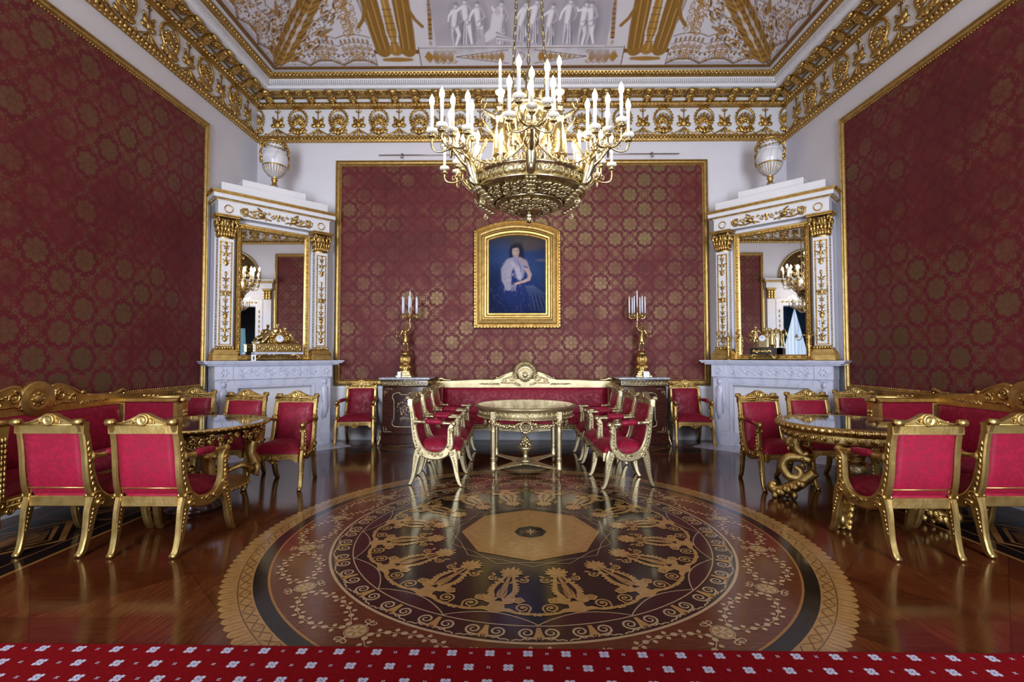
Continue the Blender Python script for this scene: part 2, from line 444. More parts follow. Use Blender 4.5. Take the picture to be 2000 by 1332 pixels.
def parquet():
    m,nt,b=newmat('parquet');E.nt=nt
    co=nt.nodes.new('ShaderNodeTexCoord').outputs['Object'];sep=nt.nodes.new('ShaderNodeSeparateXYZ');nt.links.new(co,sep.inputs[0])
    x,y=E(sep.outputs[0]),E(sep.outputs[1])
    P=.74
    s=(x+y)/(P*1.4142);t=(x-y)/(P*1.4142)
    fs,ft=s-E.op('FLOOR',s),t-E.op('FLOOR',t)
    cv=nt.nodes.new('ShaderNodeCombineXYZ');nt.links.new(E.op('FLOOR',s).k,cv.inputs[0]);nt.links.new(E.op('FLOOR',t).k,cv.inputs[1])
    # each square is cut into four quarters along its diagonals
    q=E.op('GREATER_THAN',fs,ft)+E.op('GREATER_THAN',fs+ft,1.0)*2.0
    nt.links.new(q.k,cv.inputs[2])
    wn=nt.nodes.new('ShaderNodeTexWhiteNoise');nt.links.new(cv.outputs[0],wn.inputs['Vector'])
    r=E(wn.outputs['Value'])
    mp=nt.nodes.new('ShaderNodeMapping');nt.links.new(co,mp.inputs[0]);mp.inputs['Scale'].default_value=(2.2,26,1);mp.inputs['Rotation'].default_value=(0,0,.78)
    mp2=nt.nodes.new('ShaderNodeMapping');nt.links.new(co,mp2.inputs[0]);mp2.inputs['Scale'].default_value=(26,2.2,1);mp2.inputs['Rotation'].default_value=(0,0,.78)
    g=mixf(E(noise(nt,2,5,mp.outputs[0],.6)),E(noise(nt,2,5,mp2.outputs[0],.6)),E.op('GREATER_THAN',r,.5))
    seam=emax((fs-.5).abs().lt(.497,.0015)*-1+1,(ft-.5).abs().lt(.497,.0015)*-1+1,(fs-ft).abs().lt(.002,.0015),(fs+ft-1).abs().lt(.002,.0015))
    c=ramp(nt,(g*.78+r*.22).k,[(.28,(.046,.009,.003)),(.5,(.080,.018,.005)),(.74,(.130,.033,.009))])
    c=mixc(nt,seam*.75,c,(.018,.005,.003))
    nt.links.new(c,b.inputs['Base Color'])
    big=E(noise(nt,1.3,3,co))
    nt.links.new((big*.12+.07).k,b.inputs['Roughness'])
    b.inputs['Specular IOR Level'].default_value=.26
    bump(nt,b,noise(nt,5,2,co),.02,.02)
    M['parquet']=m
parquet()
def vcol(name,rough=.6,bs=.1):
    m,nt,b=newmat(name)
    a=nt.nodes.new('ShaderNodeAttribute');a.attribute_name='paint'
    nt.links.new(a.outputs['Color'],b.inputs['Base Color']);b.inputs['Roughness'].default_value=rough
    if bs: bump(nt,b,noise(nt,30,3,objco(nt)),bs,.004)
    M[name]=m
m,nt,b=newmat('sheer_lit')
w_=nt.nodes.new('ShaderNodeTexWave');w_.inputs['Scale'].default_value=2.6;w_.inputs['Distortion'].default_value=1.2;w_.bands_direction='Y';nt.links.new(objco(nt),w_.inputs[0])
nt.links.new(ramp(nt,w_.outputs['Fac'],[(.2,(.42,.58,.85)),(.8,(.78,.90,1.0))]),b.inputs['Emission Color']);b.inputs['Emission Strength'].default_value=.85;b.inputs['Base Color'].default_value=(.5,.55,.6,1);M['sheer_lit']=m
vcol('fresco',.7);vcol('oil_paint',.7,.0);M['oil_paint'].node_tree.nodes['Principled BSDF'].inputs['Specular IOR Level'].default_value=.1
mm,nt,b=newmat('mirror_glass');b.inputs['Metallic'].default_value=1;b.inputs['Base Color'].default_value=(.86,.87,.88,1);b.inputs['Roughness'].default_value=.012;M['mirror_glass']=mm
# ------------------------------------------------------------------ hand painted pictures (colour per vertex)
class Paint:
    def __init__(s,X,Y,bg): s.X=X;s.Y=Y;s.I=np.tile(np.array(bg,float),X.shape+(1,));s.r=np.random.RandomState(3)
    def put(s,a,c):
        a=np.clip(a,0,1)[...,None];s.I=s.I*(1-a)+np.array(c,float)*a;return s
    def ell(s,cx,cy,rx,ry,c,rot=0,soft=.12,al=1):
        ca,sa=math.cos(rot),math.sin(rot);dx,dy=s.X-cx,s.Y-cy
        d=np.sqrt(((dx*ca+dy*sa)/rx)**2+((-dx*sa+dy*ca)/ry)**2)
        return s.put(al*np.clip((1-d)/soft+.5,0,1),c)
    def line(s,P,w,c,soft=.3,al=1):
        P=np.array(P,float);w=np.full(len(P),w,float) if np.isscalar(w) else np.array(w,float)
        lo=P.min(0)-w.max()*2;hi=P.max(0)+w.max()*2
        sel=(s.X>lo[0])&(s.X<hi[0])&(s.Y>lo[1])&(s.Y<hi[1])
        if not sel.any(): return s
        x=s.X[sel];y=s.Y[sel];best=np.full(x.shape,9.)
        for (a,b,wa,wb) in zip(P[:-1],P[1:],w[:-1],w[1:]):
            d=b-a;l=d@d+1e-12;t=np.clip(((x-a[0])*d[0]+(y-a[1])*d[1])/l,0,1)
            dd=np.hypot(x-a[0]-t*d[0],y-a[1]-t*d[1])/(wa+(wb-wa)*t)*2
            best=np.minimum(best,dd)
        A=np.clip((1-best)/soft+.5,0,1)*al
        A=A[:,None];s.I[sel]=s.I[sel]*(1-A)+np.array(c)*A
        return s
    def box(s,x0,x1,y0,y1,c,al=1):
        return s.put(((s.X>x0)&(s.X<x1)&(s.Y>y0)&(s.Y<y1))*al,c)
def gridpaint(name,V,nu,nv,I,mat,parent=None):
    mb=MB();F=np.array([(j*nu+i,j*nu+i+1,(j+1)*nu+i+1,(j+1)*nu+i) for j in range(nv-1) for i in range(nu-1)])
    mb.add(V,F,mat,True);o=mb.build(name,parent)
    at=o.data.color_attributes.new('paint','FLOAT_COLOR','POINT')
    at.data.foreach_set('color',np.c_[I.reshape(-1,3),np.ones(nu*nv)].astype(np.float32).ravel())
    return o
simple('bulb_off',(.85,.83,.86),rough=.1)
simple('window_day',(.8,.9,1),emit=(.66,.80,1.0),es=5.0)
simple('sheer_blue',(.3,.5,.6),emit=(.25,.50,.65),es=.35)
# ------------------------------------------------------------------ the room (metres, camera above the origin, looking along +y)
XL,XR,YB,YN=-4.46,4.64,8.19,-.50
XC=(XL+XR)/2
ZT,ZB=4.77,.905            # damask panels: top and bottom of their gilt frames
ZC=6.07                    # top of the cornice
MX,MY=.1158,3.887          # centre of the marquetry medallion
TB=lambda s,z,e=0: TR(s,YB-e,z)                       # on the back wall
TL=lambda s,z,e=0: TR(XL+e,s,z,rz=PI/2)               # on the left wall, s = y
TRr=lambda s,z,e=0: TR(XR-e,s,z,rz=-PI/2)             # on the right wall
D0,D1,DH=.85,2.55,3.05     # doorways in the side walls: from, to, height
def side_wall(side):
    mb=MB()
    x0,x1=(XL-.3,XL) if side=='left' else (XR,XR+.3)
    mb.box(x0,x1,YN,D0,0,6.6,'wall_white');mb.box(x0,x1,D1,YB+.3,0,6.6,'wall_white');mb.box(x0,x1,D0,D1,DH,6.6,'wall_white')
    struct(mb,'wall_'+side)
side_wall('left');side_wall('right')
mb=MB();mb.box(XL,XR,YB,YB+.3,0,6.6,'wall_white');struct(mb,'wall_back')
# wall behind the camera with two tall windows
mb=MB();W0,W1=.35,4.1
WX=[(-3.3,-1.7),(1.9,3.5)]
xs=[XL,WX[0][0],WX[0][1],WX[1][0],WX[1][1],XR]
for i in (0,2,4): mb.box(xs[i],xs[i+1],YN-.3,YN,0,6.6,'wall_white')
for a,bb in WX: mb.box(a,bb,YN-.3,YN,0,W0,'wall_white');mb.box(a,bb,YN-.3,YN,W1,6.6,'wall_white')
struct(mb,'wall_front')
for k,(a,bb) in enumerate(WX):
    mb=MB();f=.06
    mb.box(a,a+f,YN-.2,YN-.1,W0,W1,'trim_white');mb.box(bb-f,bb,YN-.2,YN-.1,W0,W1,'trim_white');mb.box(a+f,bb-f,YN-.2,YN-.1,W0,W0+f,'trim_white');mb.box(a+f,bb-f,YN-.2,YN-.1,W1-f,W1,'trim_white')
    mb.box((a+bb)/2-.03,(a+bb)/2+.03,YN-.2,YN-.1,W0+f,W1-f,'trim_white')
    for z in (1.6,2.9): mb.box(a+f,bb-f,YN-.19,YN-.12,z-.02,z+.02,'trim_white')
    mb.add([(a,YN-.24,W0),(bb,YN-.24,W0),(bb,YN-.24,W1),(a,YN-.24,W1)],[(0,1,2,3)],'window_day',False)
    struct(mb,'window_%d'%(k+1))
# ---- cornice, swept round the room
def room_ring(e,z): return [(XL+e,YN+e,z),(XR-e,YN+e,z),(XR-e,YB-e,z),(XL+e,YB-e,z)]
def sweep_room(mb,prof,mat,smooth=False):
    V=[p for e,z in prof for p in room_ring(e,z)]
    F=[(i*4+j,i*4+(j+1)%4,i*4+4+(j+1)%4,i*4+4+j) for i in range(len(prof)-1) for j in range(4)]
    mb.add(V,F,mat,smooth)
co=MB()
sweep_room(co,[(.0,5.09),(.03,5.10),(.045,5.13),(.03,5.16),(.035,5.19),(.02,5.21),(0,5.215)],'gold_matte')
sweep_room(co,[(0,5.215),(.006,5.22),(.006,5.68)],'trim_white')
sweep_room(co,[(.006,5.675),(.03,5.69),(.07,5.70),(.08,5.735),(.06,5.76),(.06,5.775)],'gold_matte')
sweep_room(co,[(.06,5.775),(.065,5.86),(.30,5.865),(.33,5.87),(.34,5.90),(.36,5.905),(.375,5.965),(.39,5.97),(.40,5.985)],'trim_white')
sweep_room(co,[(.0655,5.822),(.072,5.826),(.072,5.858),(.0655,5.862)],'gold_carved')
sweep_room(co,[(.40,5.985),(.43,5.99),(.475,6.015),(.49,6.05),(.47,6.06)],'gold_matte')
sweep_room(co,[(.47,6.06),(.60,6.065)],'trim_white');sweep_room(co,[(.540,6.0615),(.542,6.056),(.600,6.058),(.602,6.066)],'cove_brown')
# template ornaments, fronts towards -y, origin at the bottom centre
def leaf(mb,x,z,l,w,a,mat,d=.016,curl=0):
    # one acanthus lobe pointing along angle a (from +x)
    mb.sph((0,0,0),(l/2,d,w/2),mat,6,5,T=TR(x+math.cos(a)*l/2,-d*.5,z+math.sin(a)*l/2,ry=a))
def scr(mb,P,r,mat,y=-.014,n=5): mb.tube(x3(P,y),r,mat,n,caps=True)
def wreath():
    m=MB();g='gold_carved'
    c=.285;R=.150
    a=np.linspace(0,2*PI,25)[:-1]
    m.tube(np.stack([R*np.cos(a),0*a-.016,c+R*1.12*np.sin(a)],-1),.019,g,6,closed=True)
    for k in range(22):
        q=2*PI*k/22;leaf(m,R*math.cos(q),c+R*1.12*math.sin(q),.038,.030,q+.5,g,.016)
    for k in range(11):
        q=PI/2+(k-5)*.42;l=.15-.008*abs(k-5);leaf(m,0,c-.06,l,.040,q,g,.022);m.sph((math.cos(q)*l*.9,-.026,c-.06+math.sin(q)*l*.9),.022,g,6,5)
    m.sph((0,-.02,c-.05),(.03,.025,.035),g,6,5)
    for s in (-1,1):
        leaf(m,s*.02,.02,.17,.075,PI/2-s*.55,g,.026);leaf(m,s*.06,.04,.12,.06,PI/2-s*.95,g,.024);leaf(m,s*.10,.05,.08,.05,PI/2-s*.3,g,.022)
        scr(m,spiral(s*.125,.10,.035,.008,PI/2,s*1.2,12),[.012,.007],g)
    leaf(m,0,.0,.15,.07,PI/2,g,.028)
    return m
def lily():
    m=MB();g='gold_carved'
    m.tube([(0,-.012,.03),(0,-.016,.45)],[.012,.007],g,5)
    m.sph((0,-.02,.20),(.058,.032,.062),g,7,6)
    leaf(m,0,.14,.12,.07,PI/2,g,.024)
    for s in (-1,1):
        leaf(m,s*.015,.19,.12,.075,PI/2-s*.6,g,.024);leaf(m,s*.03,.16,.10,.075,PI/2-s*1.2,g,.022)
        scr(m,np.vstack([crv([(0,.26),(s*.05,.30),(s*.085,.33)],4),spiral(s*.075,.312,.022,.006,PI/2*(1 if s>0 else 1),-s*1.1,10)]),[.008,.011,.006],g)
        leaf(m,s*.01,.40,.06,.032,PI/2-s*.8,g,.014)
        m.tube(x3([(s*.01,.12),(s*.05,.05),(s*.085,.0)],-.012),[.014,.016,.018],g,5)
        scr(m,crv([(s*.02,.10),(s*.10,.055),(s*.19,.012),(s*.30,.0),(s*.35,.012)],4),[.016,.011],g)
        m.sph((s*.20,-.012,.03),(.02,.016,.02),g,5,4)
    leaf(m,0,.44,.06,.026,PI/2,g,.014)
    leaf(m,0,.0,.06,.05,PI/2,g,.014)
    return m
def bracket():
    # modillion: a leaf-wrapped S scroll under the corona
    m=MB();g='gold_carved'
    S=[(.0,0),(-.03,.0),(-.075,.02),(-.13,.045),(-.19,.05),(-.225,.035)]
    P=np.array([(-.005,5.79),(-.035,5.775),(-.07,5.79),(-.11,5.825),(-.17,5.845),(-.235,5.84)])
    m.bar(crv(P,4),[.03,.055,.065,.06,.045,.05],.120,g)
    for k,(y,z) in enumerate(P[1:]):
        m.sph((0,y,z-.024),(.042,.022,.020),g,6,5)
        for s in (-1,1): m.sph((s*.042,y,z-.006),(.016,.026,.022),g,6,4)
    m.tube([(-.062,-.232,5.835),(.062,-.232,5.835)],.028,g,8)
    m.tube([(-.05,-.03,5.785),(.05,-.03,5.785)],.022,g,8)
    return m
def rosette():
    m=MB();g='gold_carved'
    for k in range(8): leaf(m,0,0,.075,.05,k*PI/4,g,.02)
    m.sph((0,-.02,0),.026,g,8,6)
    m.box(-.125,.125,-.004,.0,-.10,.10,'gold_matte');m.frame(rect(-.125,.125,-.10,.10),[(0,0),(.004,.012),(.018,.012),(.022,0)],g)
    for i in range(5):
        for j in (-2,-1,1,2): m.sph(((i-2)*.045,-.008,j*.036),(.020,.010,.016),g,6,4)
    return m
w_,l_,b_,r_=wreath(),lily(),bracket(),rosette()
bead=MB();bead.sph((0,0,0),.019,'gold',6,5)
egg=MB();egg.sph((0,-.0,0),(.022,.022,.03),'gold_carved',6,5)
dent=MB();dent.box(-.0115,.0115,-.050,.01,0,.058,'trim_white')
drop=MB();drop.sph((0,0,0),(.020,.016,.016),'gold',6,4)
leafr=MB();leafr.sph((0,0,0),(.026,.02,.034),'gold_carved',6,5)
for TT,s0,s1 in ((TB,XL,XR),(TL,.3,YB),(TRr,.3,YB)):
    L=s1-s0;flipd=TT is TRr
    n=int(round(L/.70));st=L/n
    for k in range(n+1):
        s=s0+k*st
        if flipd: s=s1-k*st
        if TT is TB and 0<k<n or TT is not TB and s>.5 and s<YB-.05: co.merge(w_,TT(s,5.205,.006))
        elif TT is TB:                                   # half wreaths meeting in the corners
            co.merge(w_,TT(s,5.205,.02)@TR(s=(.72,1,1)))
        if k<n: co.merge(l_,TT(s+(st/2 if not flipd else -st/2),5.205,.006))
    m=int(L/.062)
    for k in range(m):
        s=s0+(k+.5)*L/m
        co.merge(egg,TT(s,5.722,.082));co.merge(drop,TT(s,5.098,.03));co.merge(leafr,TT(s,5.15,.045))
    m=int(L/.037)
    for k in range(m):
        s=s0+.36+(k+.5)*(L-.72)/m;co.merge(dent,TT(s,5.906,.350))
    m=int(L/.066)
    for k in range(m):
        s=s0+.44+(k+.5)*(L-.88)/m;co.merge(leafr,TT(s,6.02,.475))
    m=int(round((L-.5)/.355))
    for k in range(m+1):
        s=s0+.25+k*(L-.5)/m
        co.merge(b_,TT(s,0,.06))
        if k<m: co.merge(r_,TT(s+(L-.5)/m/2,5.861,.185)@TR(rx=PI/2,s=(.9,.9,.9)))
struct(co,'trim_1')
# ---- coved ceiling with painted decoration
CS=.46                      # slope of the cove
def cove_pt(e): return ZC-.005+CS*(e-.60)-.02*(e-.6)**2
GO,GD,GL,GY=(.38,.19,.030),(.17,.075,.012),(.55,.34,.09),(.33,.30,.33)
BG=(.70,.655,.69)
def fig_grey(p,x,w0,h,pose,rs):
    # a grisaille figure, feet at (x,w0), height h
    li,mi,da=(.86,.83,.86),(.50,.46,.51),(.16,.14,.18)
    lean=pose*.16*h
    hip=(x+lean*.4,w0+.50*h);sh=(x+lean,w0+.80*h)
    p.ell(x+lean*.5+.05*h,w0+.45*h,.17*h,.5*h,da,al=.45,soft=.8)
    for s in (-1,1):
        kn=(hip[0]+s*.05*h+pose*s*.05*h,w0+.27*h);ft=(x+s*.07*h-pose*s*.06*h,w0+.01*h)
        p.line([(hip[0]+s*.03*h,hip[1]),kn,ft],[.10*h,.075*h,.045*h],mi if s<0 else li,.5)
        p.line([(hip[0]+s*.045*h,hip[1]),(kn[0]+.015*h,kn[1]),(ft[0]+.01*h,ft[1])],[.03*h,.02*h,.015*h],li,.8,.7)
        p.line([(ft[0]-.03*h,ft[1]),(ft[0]+.05*h,ft[1]-.005)],.03*h,mi)
    p.line([hip,sh],[.16*h,.20*h],mi,.4);p.line([(hip[0]-.02*h,hip[1]),(sh[0]-.03*h,sh[1])],[.09*h,.11*h],li,.7,.9)
    p.line([(sh[0]+.07*h,sh[1]),(hip[0]+.06*h,hip[1]-.02*h)],.025*h,da,.8,.7)
    a1,a2=rs.uniform(-.6,1.2),rs.uniform(-1.2,.5)
    p.line([(sh[0]-.09*h,sh[1]),(sh[0]-.17*h,sh[1]-.10*h+.08*h*a1),(sh[0]-.20*h,sh[1]-.2*h+.25*h*a1)],[.055*h,.045*h,.03*h],li,.5)
    p.line([(sh[0]+.09*h,sh[1]),(sh[0]+.15*h,sh[1]-.14*h),(sh[0]+.06*h+.1*h*a2,sh[1]-.26*h)],[.055*h,.045*h,.03*h],mi,.5)
    p.ell(sh[0]+pose*.02*h,w0+.925*h,.048*h,.062*h,mi,soft=.4);p.ell(sh[0]-.012*h+pose*.02*h,w0+.925*h,.03*h,.045*h,li,soft=.7);p.ell(sh[0]+pose*.02*h,w0+.955*h,.05*h,.035*h,da,soft=.6,al=.7)
    if rs.rand()>.35:      # drapery
        for q in range(6):
            t=q/5.;p.line([(hip[0]+(.02+.05*t)*h*(1 if pose>=0 else -1),hip[1]+.02*h),(x+(.05+.10*t)*h*(1 if pose>=0 else -1),w0+.03*h)],.022*h,[li,mi,da][q%3],.8,.85)
def sprig(p,x,y,s,c=GO):
    p.line([(x,y-.5*s),(x,y+.5*s)],.10*s,c)
    for q in (-1,1):
        for k in range(3): p.ell(x+q*.2*s,y-.25*s+k*.25*s,.2*s,.075*s,c,rot=q*(.7),soft=.4)
    p.ell(x,y+.5*s,.11*s,.16*s,c,soft=.4)
def curl(p,x,y,r,c,d=1,a0=0,w=.3,turns=1.4):
    t=np.linspace(0,1,22);a=a0+d*turns*2*PI*t;rr=r*(1-.75*t)
    p.line(np.stack([x+rr*np.cos(a),y+rr*np.sin(a)],-1),np.linspace(w*r,w*r*.5,22),c,.4)
def fan(p,a,x0,wd,grey=True):
    # a: distance along the wall from the corner (array); one scalloped fan panel from x0, width wd
    sgn=1
def paint_cove(U,Wd,L,mural):
    # U: distance from the corner along the wall, Wd: slant distance up the cove, L: wall length at the foot of the cove
    X=np.minimum(U,L-U)     # symmetric about the middle
    p=Paint(X,Wd,BG);rs=np.random.RandomState(5)
    p.box(-1,99,.0,.045,(.60,.56,.60));p.box(-1,99,.045,.085,(.24,.105,.02));p.box(-1,99,.052,.060,GL)
    S=.545
    p.box(-1,99,.085,.135,(.52,.49,.53))
    nf=3
    # scalloped lower border of the fans
    for k in range(-1,nf):
        c=(k+.5)*S+.62
        t=np.linspace(-1,1,21);arc=np.stack([c+t*S/2,.095+.085*(1-t*t)],-1)
        q=(np.abs(X-c)<S/2)&(Wd>.095+.085*(1-((X-c)/(S/2))**2))&(Wd<1.4)
        p.put(q*1.,BG)
        p.line(arc,.022,GD,.3);p.line(arc+[0,.024],.008,(.22,.16,.14),.3)
        for dz,wid,cc in ((.165,.012,(.25,.13,.05)),(.31,.012,(.25,.13,.05)),(.43,.016,(.30,.17,.08))):
            t2=np.linspace(-1,1,15);p.line(np.stack([c+t2*S/2,.095+dz+.060*(1-t2*t2)],-1),wid,cc,.3)
        sprig(p,c,.235,.16);
        for s in (-1,1):
            curl(p,c+s*.12,.215,.06,(.26,.15,.07),s,PI/2,.36);curl(p,c+s*.205,.175,.035,GO,-s,0,.38);p.ell(c+s*.085,.285,.026,.024,GO);p.ell(c+s*.17,.275,.022,.020,GO);p.ell(c+s*.12,.165,.02,.014,GO);p.ell(c+s*.23,.245,.016,.022,GD)
        for j in range(-2,3):
            sprig(p,c+j*.095,.385-.014*abs(j),.10);
            if k>=0: sprig(p,c+j*.095+.047,.375-.012*abs(j),.05,(.25,.16,.09))
        for j in range(-3,4): p.ell(c+j*.068,.500-.010*abs(j),.020,.042,(.28,.22,.20) if j%2 else GO,soft=.4)
        # cusp lines that bound the panels
        if k>=0: p.line([(c+S/2,.10),(c+S/2+.02,.52),(c+S/2-.06*(k-.6),1.3)],.012,GD,.3);p.line([(c+S/2+.03,.58),(c+S/2+.02-.06*(k-.6),1.3)],.022,(.35,.30,.28),.3)
    # panel with a small winged figure in grey, one beside it with scrolls
    c=1.5*S+.62
    p.ell(c+.08,.60,.075,.05,GO,soft=.3)
    for s in (-1,1):
        for k in range(3): p.ell(c+.08+s*(.05+.04*k),.62+.01*k,.045,.014,GO,rot=s*(1.2-.25*k))
    fig_grey(p,c+.12,.65,.38,.1,rs);p.line([(c+.16,.90),(c+.25,1.0),(c+.22,1.06)],[.03,.06,.02],(.75,.71,.74),.6)
    A=X-(.60+.908*Wd);pm_=p;p=Paint(A,Wd,BG);p.I=pm_.I
    p.put((A<.46-.25*Wd)*np.clip((Wd-.30)/.05,0,1)*1.,BG)
    for c0,x1 in ((.30,.62),):
        for t in np.linspace(0,1,40):
            xx=.0;yy=.13+t*1.1;w=.045+.11*math.sin(PI*min(t*.95+.08,1))**.8+.02*math.sin(t*40)
            for s in (-1,1): p.ell(xx+s*w*.55,yy+.03,.085,.034,GO if (int(t*40)%3) else GD,rot=s*.9,soft=.4)
        p.line([(0,.12),(0,1.3)],[.022,.010],GL,.7,.7)
        for s,xo,yo,r in ((1,.19,.22,.085),(1,.30,.40,.085),(1,.17,.50,.06),(1,.34,.62,.075),(1,.19,.74,.06),(1,.30,.86,.065),(1,.17,1.0,.06)):
            curl(p,xo,yo,r,GO,s,PI*(.5-.5*s)+.6,.34);p.ell(xo,yo,r*.38,r*.38,GD,soft=.4)
            for q in range(5): p.ell(xo+r*1.3*math.cos(q*1.25),yo+r*1.3*math.sin(q*1.25),.020,.011,(.28,.20,.12),rot=q*1.25+.5,soft=.4)
        for q in range(90):
            xx=rs.uniform(.06,.50);yy=rs.uniform(.30,1.25);p.ell(xx,yy,.034,.014,[GO,(.30,.24,.20),GD][q%3],rot=rs.uniform(0,3.1),soft=.4)
    pm_.I=p.I;p=pm_
    # scrolls beside the winged figure
    c=2.5*S+.62
    for q in range(9):
        yy=.60+.085*q;curl(p,c-.08+.02*(q%2),yy,.055,GO,1 if q%2 else -1,q,.36);sprig(p,c+.0+.03*(q%2),yy+.03,.12);curl(p,c+.11,yy+.04,.045,(.36,.22,.10),-1 if q%2 else 1,q,.34)
    # pair of gilt winged figures on a plinth
    a=nf*S+.62+.02;wdt=.64
    p.box(a-.02,a+wdt+.03,.085,.275,(.74,.70,.72))
    p.ell(a+wdt/2,.185,.235,.034,GO,soft=.4)
    for q in range(13): p.ell(a+wdt/2+(q-6)*.036,.185,.02,.038-.002*abs(q-6),GO,soft=.4)
    p.box(a-.02,a+wdt+.03,.275,.345,(.20,.085,.016))
    for xx in (a-.025,a+wdt+.035): p.line([(xx,.085),(xx,.345)],.012,GD)
    p.box(a-.03,a+wdt-.0,.345,1.4,(.70,.66,.68))
    for s in (-1,1):
        cx=a+wdt/2+s*.185
        p.line([(cx+s*.01,.345),(cx+s*.03,.66),(cx+s*.045,1.2)],[.24,.25,.25],(.30,.145,.022),.12)
        for q in range(7):
            o=(q-3)*.032;p.line([(cx+o*.9,.35),(cx+o+s*.02,.7),(cx+o+s*.04,1.2)],[.012,.016,.012],[GD,GL,(.22,.10,.015)][q%3],.6,.8)
        p.line([(cx+s*.10,1.0),(cx+s*.20,.80),(cx+s*.29,.70)],[.06,.05,.05],(.30,.145,.022),.3)
        p.line([(a+wdt/2+s*.03,.43),(a+wdt/2+s*.075,.60),(a+wdt/2+s*.05,1.0)],[.03,.045,.03],(.72,.68,.68),.4)
    p.line([(a+wdt/2,.345),(a+wdt/2,.47),(a+wdt/2,.62),(a+wdt/2,1.2)],[.20,.08,.15,.10],GO,.3);p.line([(a+wdt/2-.01,.32),(a+wdt/2-.02,1.2)],[.02,.03],GL,.6)
    for q in range(6): p.line([(a+wdt/2-.07,.45+.1*q),(a+wdt/2+.07,.45+.1*q)],.012,GD,.5)
    # long narrow border under the mural and the mural itself
    m0=a+wdt+.05;mid=L/2
    p.box(m0,99,.085,.37,(.66,.62,.65))
    p.line([(m0,.37),(mid+1,.37)],.014,(.22,.12,.06));p.box(m0-.02,m0-.005,.085,.40,GD)
    for q in range(20):
        xx=m0+.08+q*.022;p.ell(xx,.225,.02,.075*abs(math.sin(q*.62))+.018,GO,soft=.4)
    for s in (-1,1):
        for q in range(4): curl(p,m0+.25+.09*q,.225+s*.065,.046,GO if q%2 else (.32,.24,.2),s,0,.3)
    p.line([(m0+.55,.225),(mid-.2,.335)],.012,GD);p.line([(m0+.55,.225),(mid-.2,.115)],.012,GD)
    for q in range(8): p.ell(m0+.75+q*.075,.225,.030+.002*q,.009*q+.016,GO if q%2 else (.40,.27,.14),soft=.5)
    curl(p,mid,.225,.08,GO,1,0,.25,1.0)
    # beaded hanging strip
    for q in range(24): p.ell(m0+.20+.004*q,.52+.035*q,.034,.020,GO if q%2 else GD,soft=.4)
    sprig(p,m0+.19,.44,.07)
    p2=Paint(U,Wd,BG);p2.I=p.I;
    p2.put(((U>m0+.27)&(U<L-m0-.27)&(Wd>.38)&(Wd<1.5))*1.,(.47,.43,.475))
    for q in range(40): p2.ell(rs.uniform(m0+.3,L-m0-.3),rs.uniform(.3,1.2),.15,.12,(.54,.50,.54) if q%2 else (.40,.37,.42),soft=1,al=.35)
    n=10
    if mural:
        span=L-2*m0-.8
        for k in range(n):
            xx=m0+.42+span*(k+.25+.5*rs.rand())/n
            fig_grey(p2,xx,.395+.02*(k%2),.63+.07*rs.rand(),rs.uniform(-1,1),rs)
        cx=L/2-.35   # seated figure
        p2.line([(cx-.3,.44),(cx-.05,.62),(cx,.84)],[.09,.16,.17],(.74,.70,.73),.4);p2.ell(cx,.91,.045,.055,(.6,.55,.6),soft=.4)
        for q in range(8): p2.line([(cx-.02,.63-.02*q),(cx+.25+.05*q,.42)],.03,[(.78,.74,.77),(.5,.46,.52),(.3,.27,.32)][q%3],.7)
        p2.box(cx-.34,cx-.20,.39,.66,(.42,.38,.42),.7)
        p2.line([(m0+.3,.39),(L-m0-.3,.39)],.02,(.75,.71,.73),.5)
    return p2.I
def cove(side,res):
    e0,e1=.60,2.3
    sl=math.hypot(1,CS)
    es=np.concatenate([np.arange(e0,1.62,res/sl*1.0),np.arange(1.62,e1+.05,.10)])
    full=XR-XL if side in('back','front') else YB-YN
    nu=int((full-1.2)/res)
    t=np.linspace(0,1,nu)
    Em=np.repeat(es[:,None],nu,1)
    Um=Em+(full-2*Em)*t[None,:]
    Z=cove_pt(Em)
    I=paint_cove(Um,(Em-e0)*sl+.075,full,True) if side!='front' else np.tile(np.array(BG),Um.shape+(1,))
    if side=='back': V=np.stack([XL+Um,YB-Em,Z],-1)
    elif side=='front': V=np.stack([XR-Um,YN+Em,Z],-1)
    elif side=='left': V=np.stack([XL+Em,YN+Um,Z],-1)
    else: V=np.stack([XR-Em,YB-Um,Z],-1)
    return V.reshape(-1,3),nu,len(es),I
V,nu,nv,I=cove('back',.0105)
ceil=gridpaint('ceiling',V,nu,nv,I,'fresco');ceil['kind']='structure'
for k,sd in enumerate(('left','right','front')):
    V,nu,nv,I=cove(sd,.016 if sd!='front' else .2)
    o=gridpaint('painted_cove',V,nu,nv,I,'fresco',ceil)
mb=MB();zt=float(cove_pt(np.array(2.3)))
mb.box(XL+2.2,XR-2.2,YN+2.2,YB-2.2,zt-.01,zt+.1,'trim_white')
o=mb.build('ceiling_field',ceil)
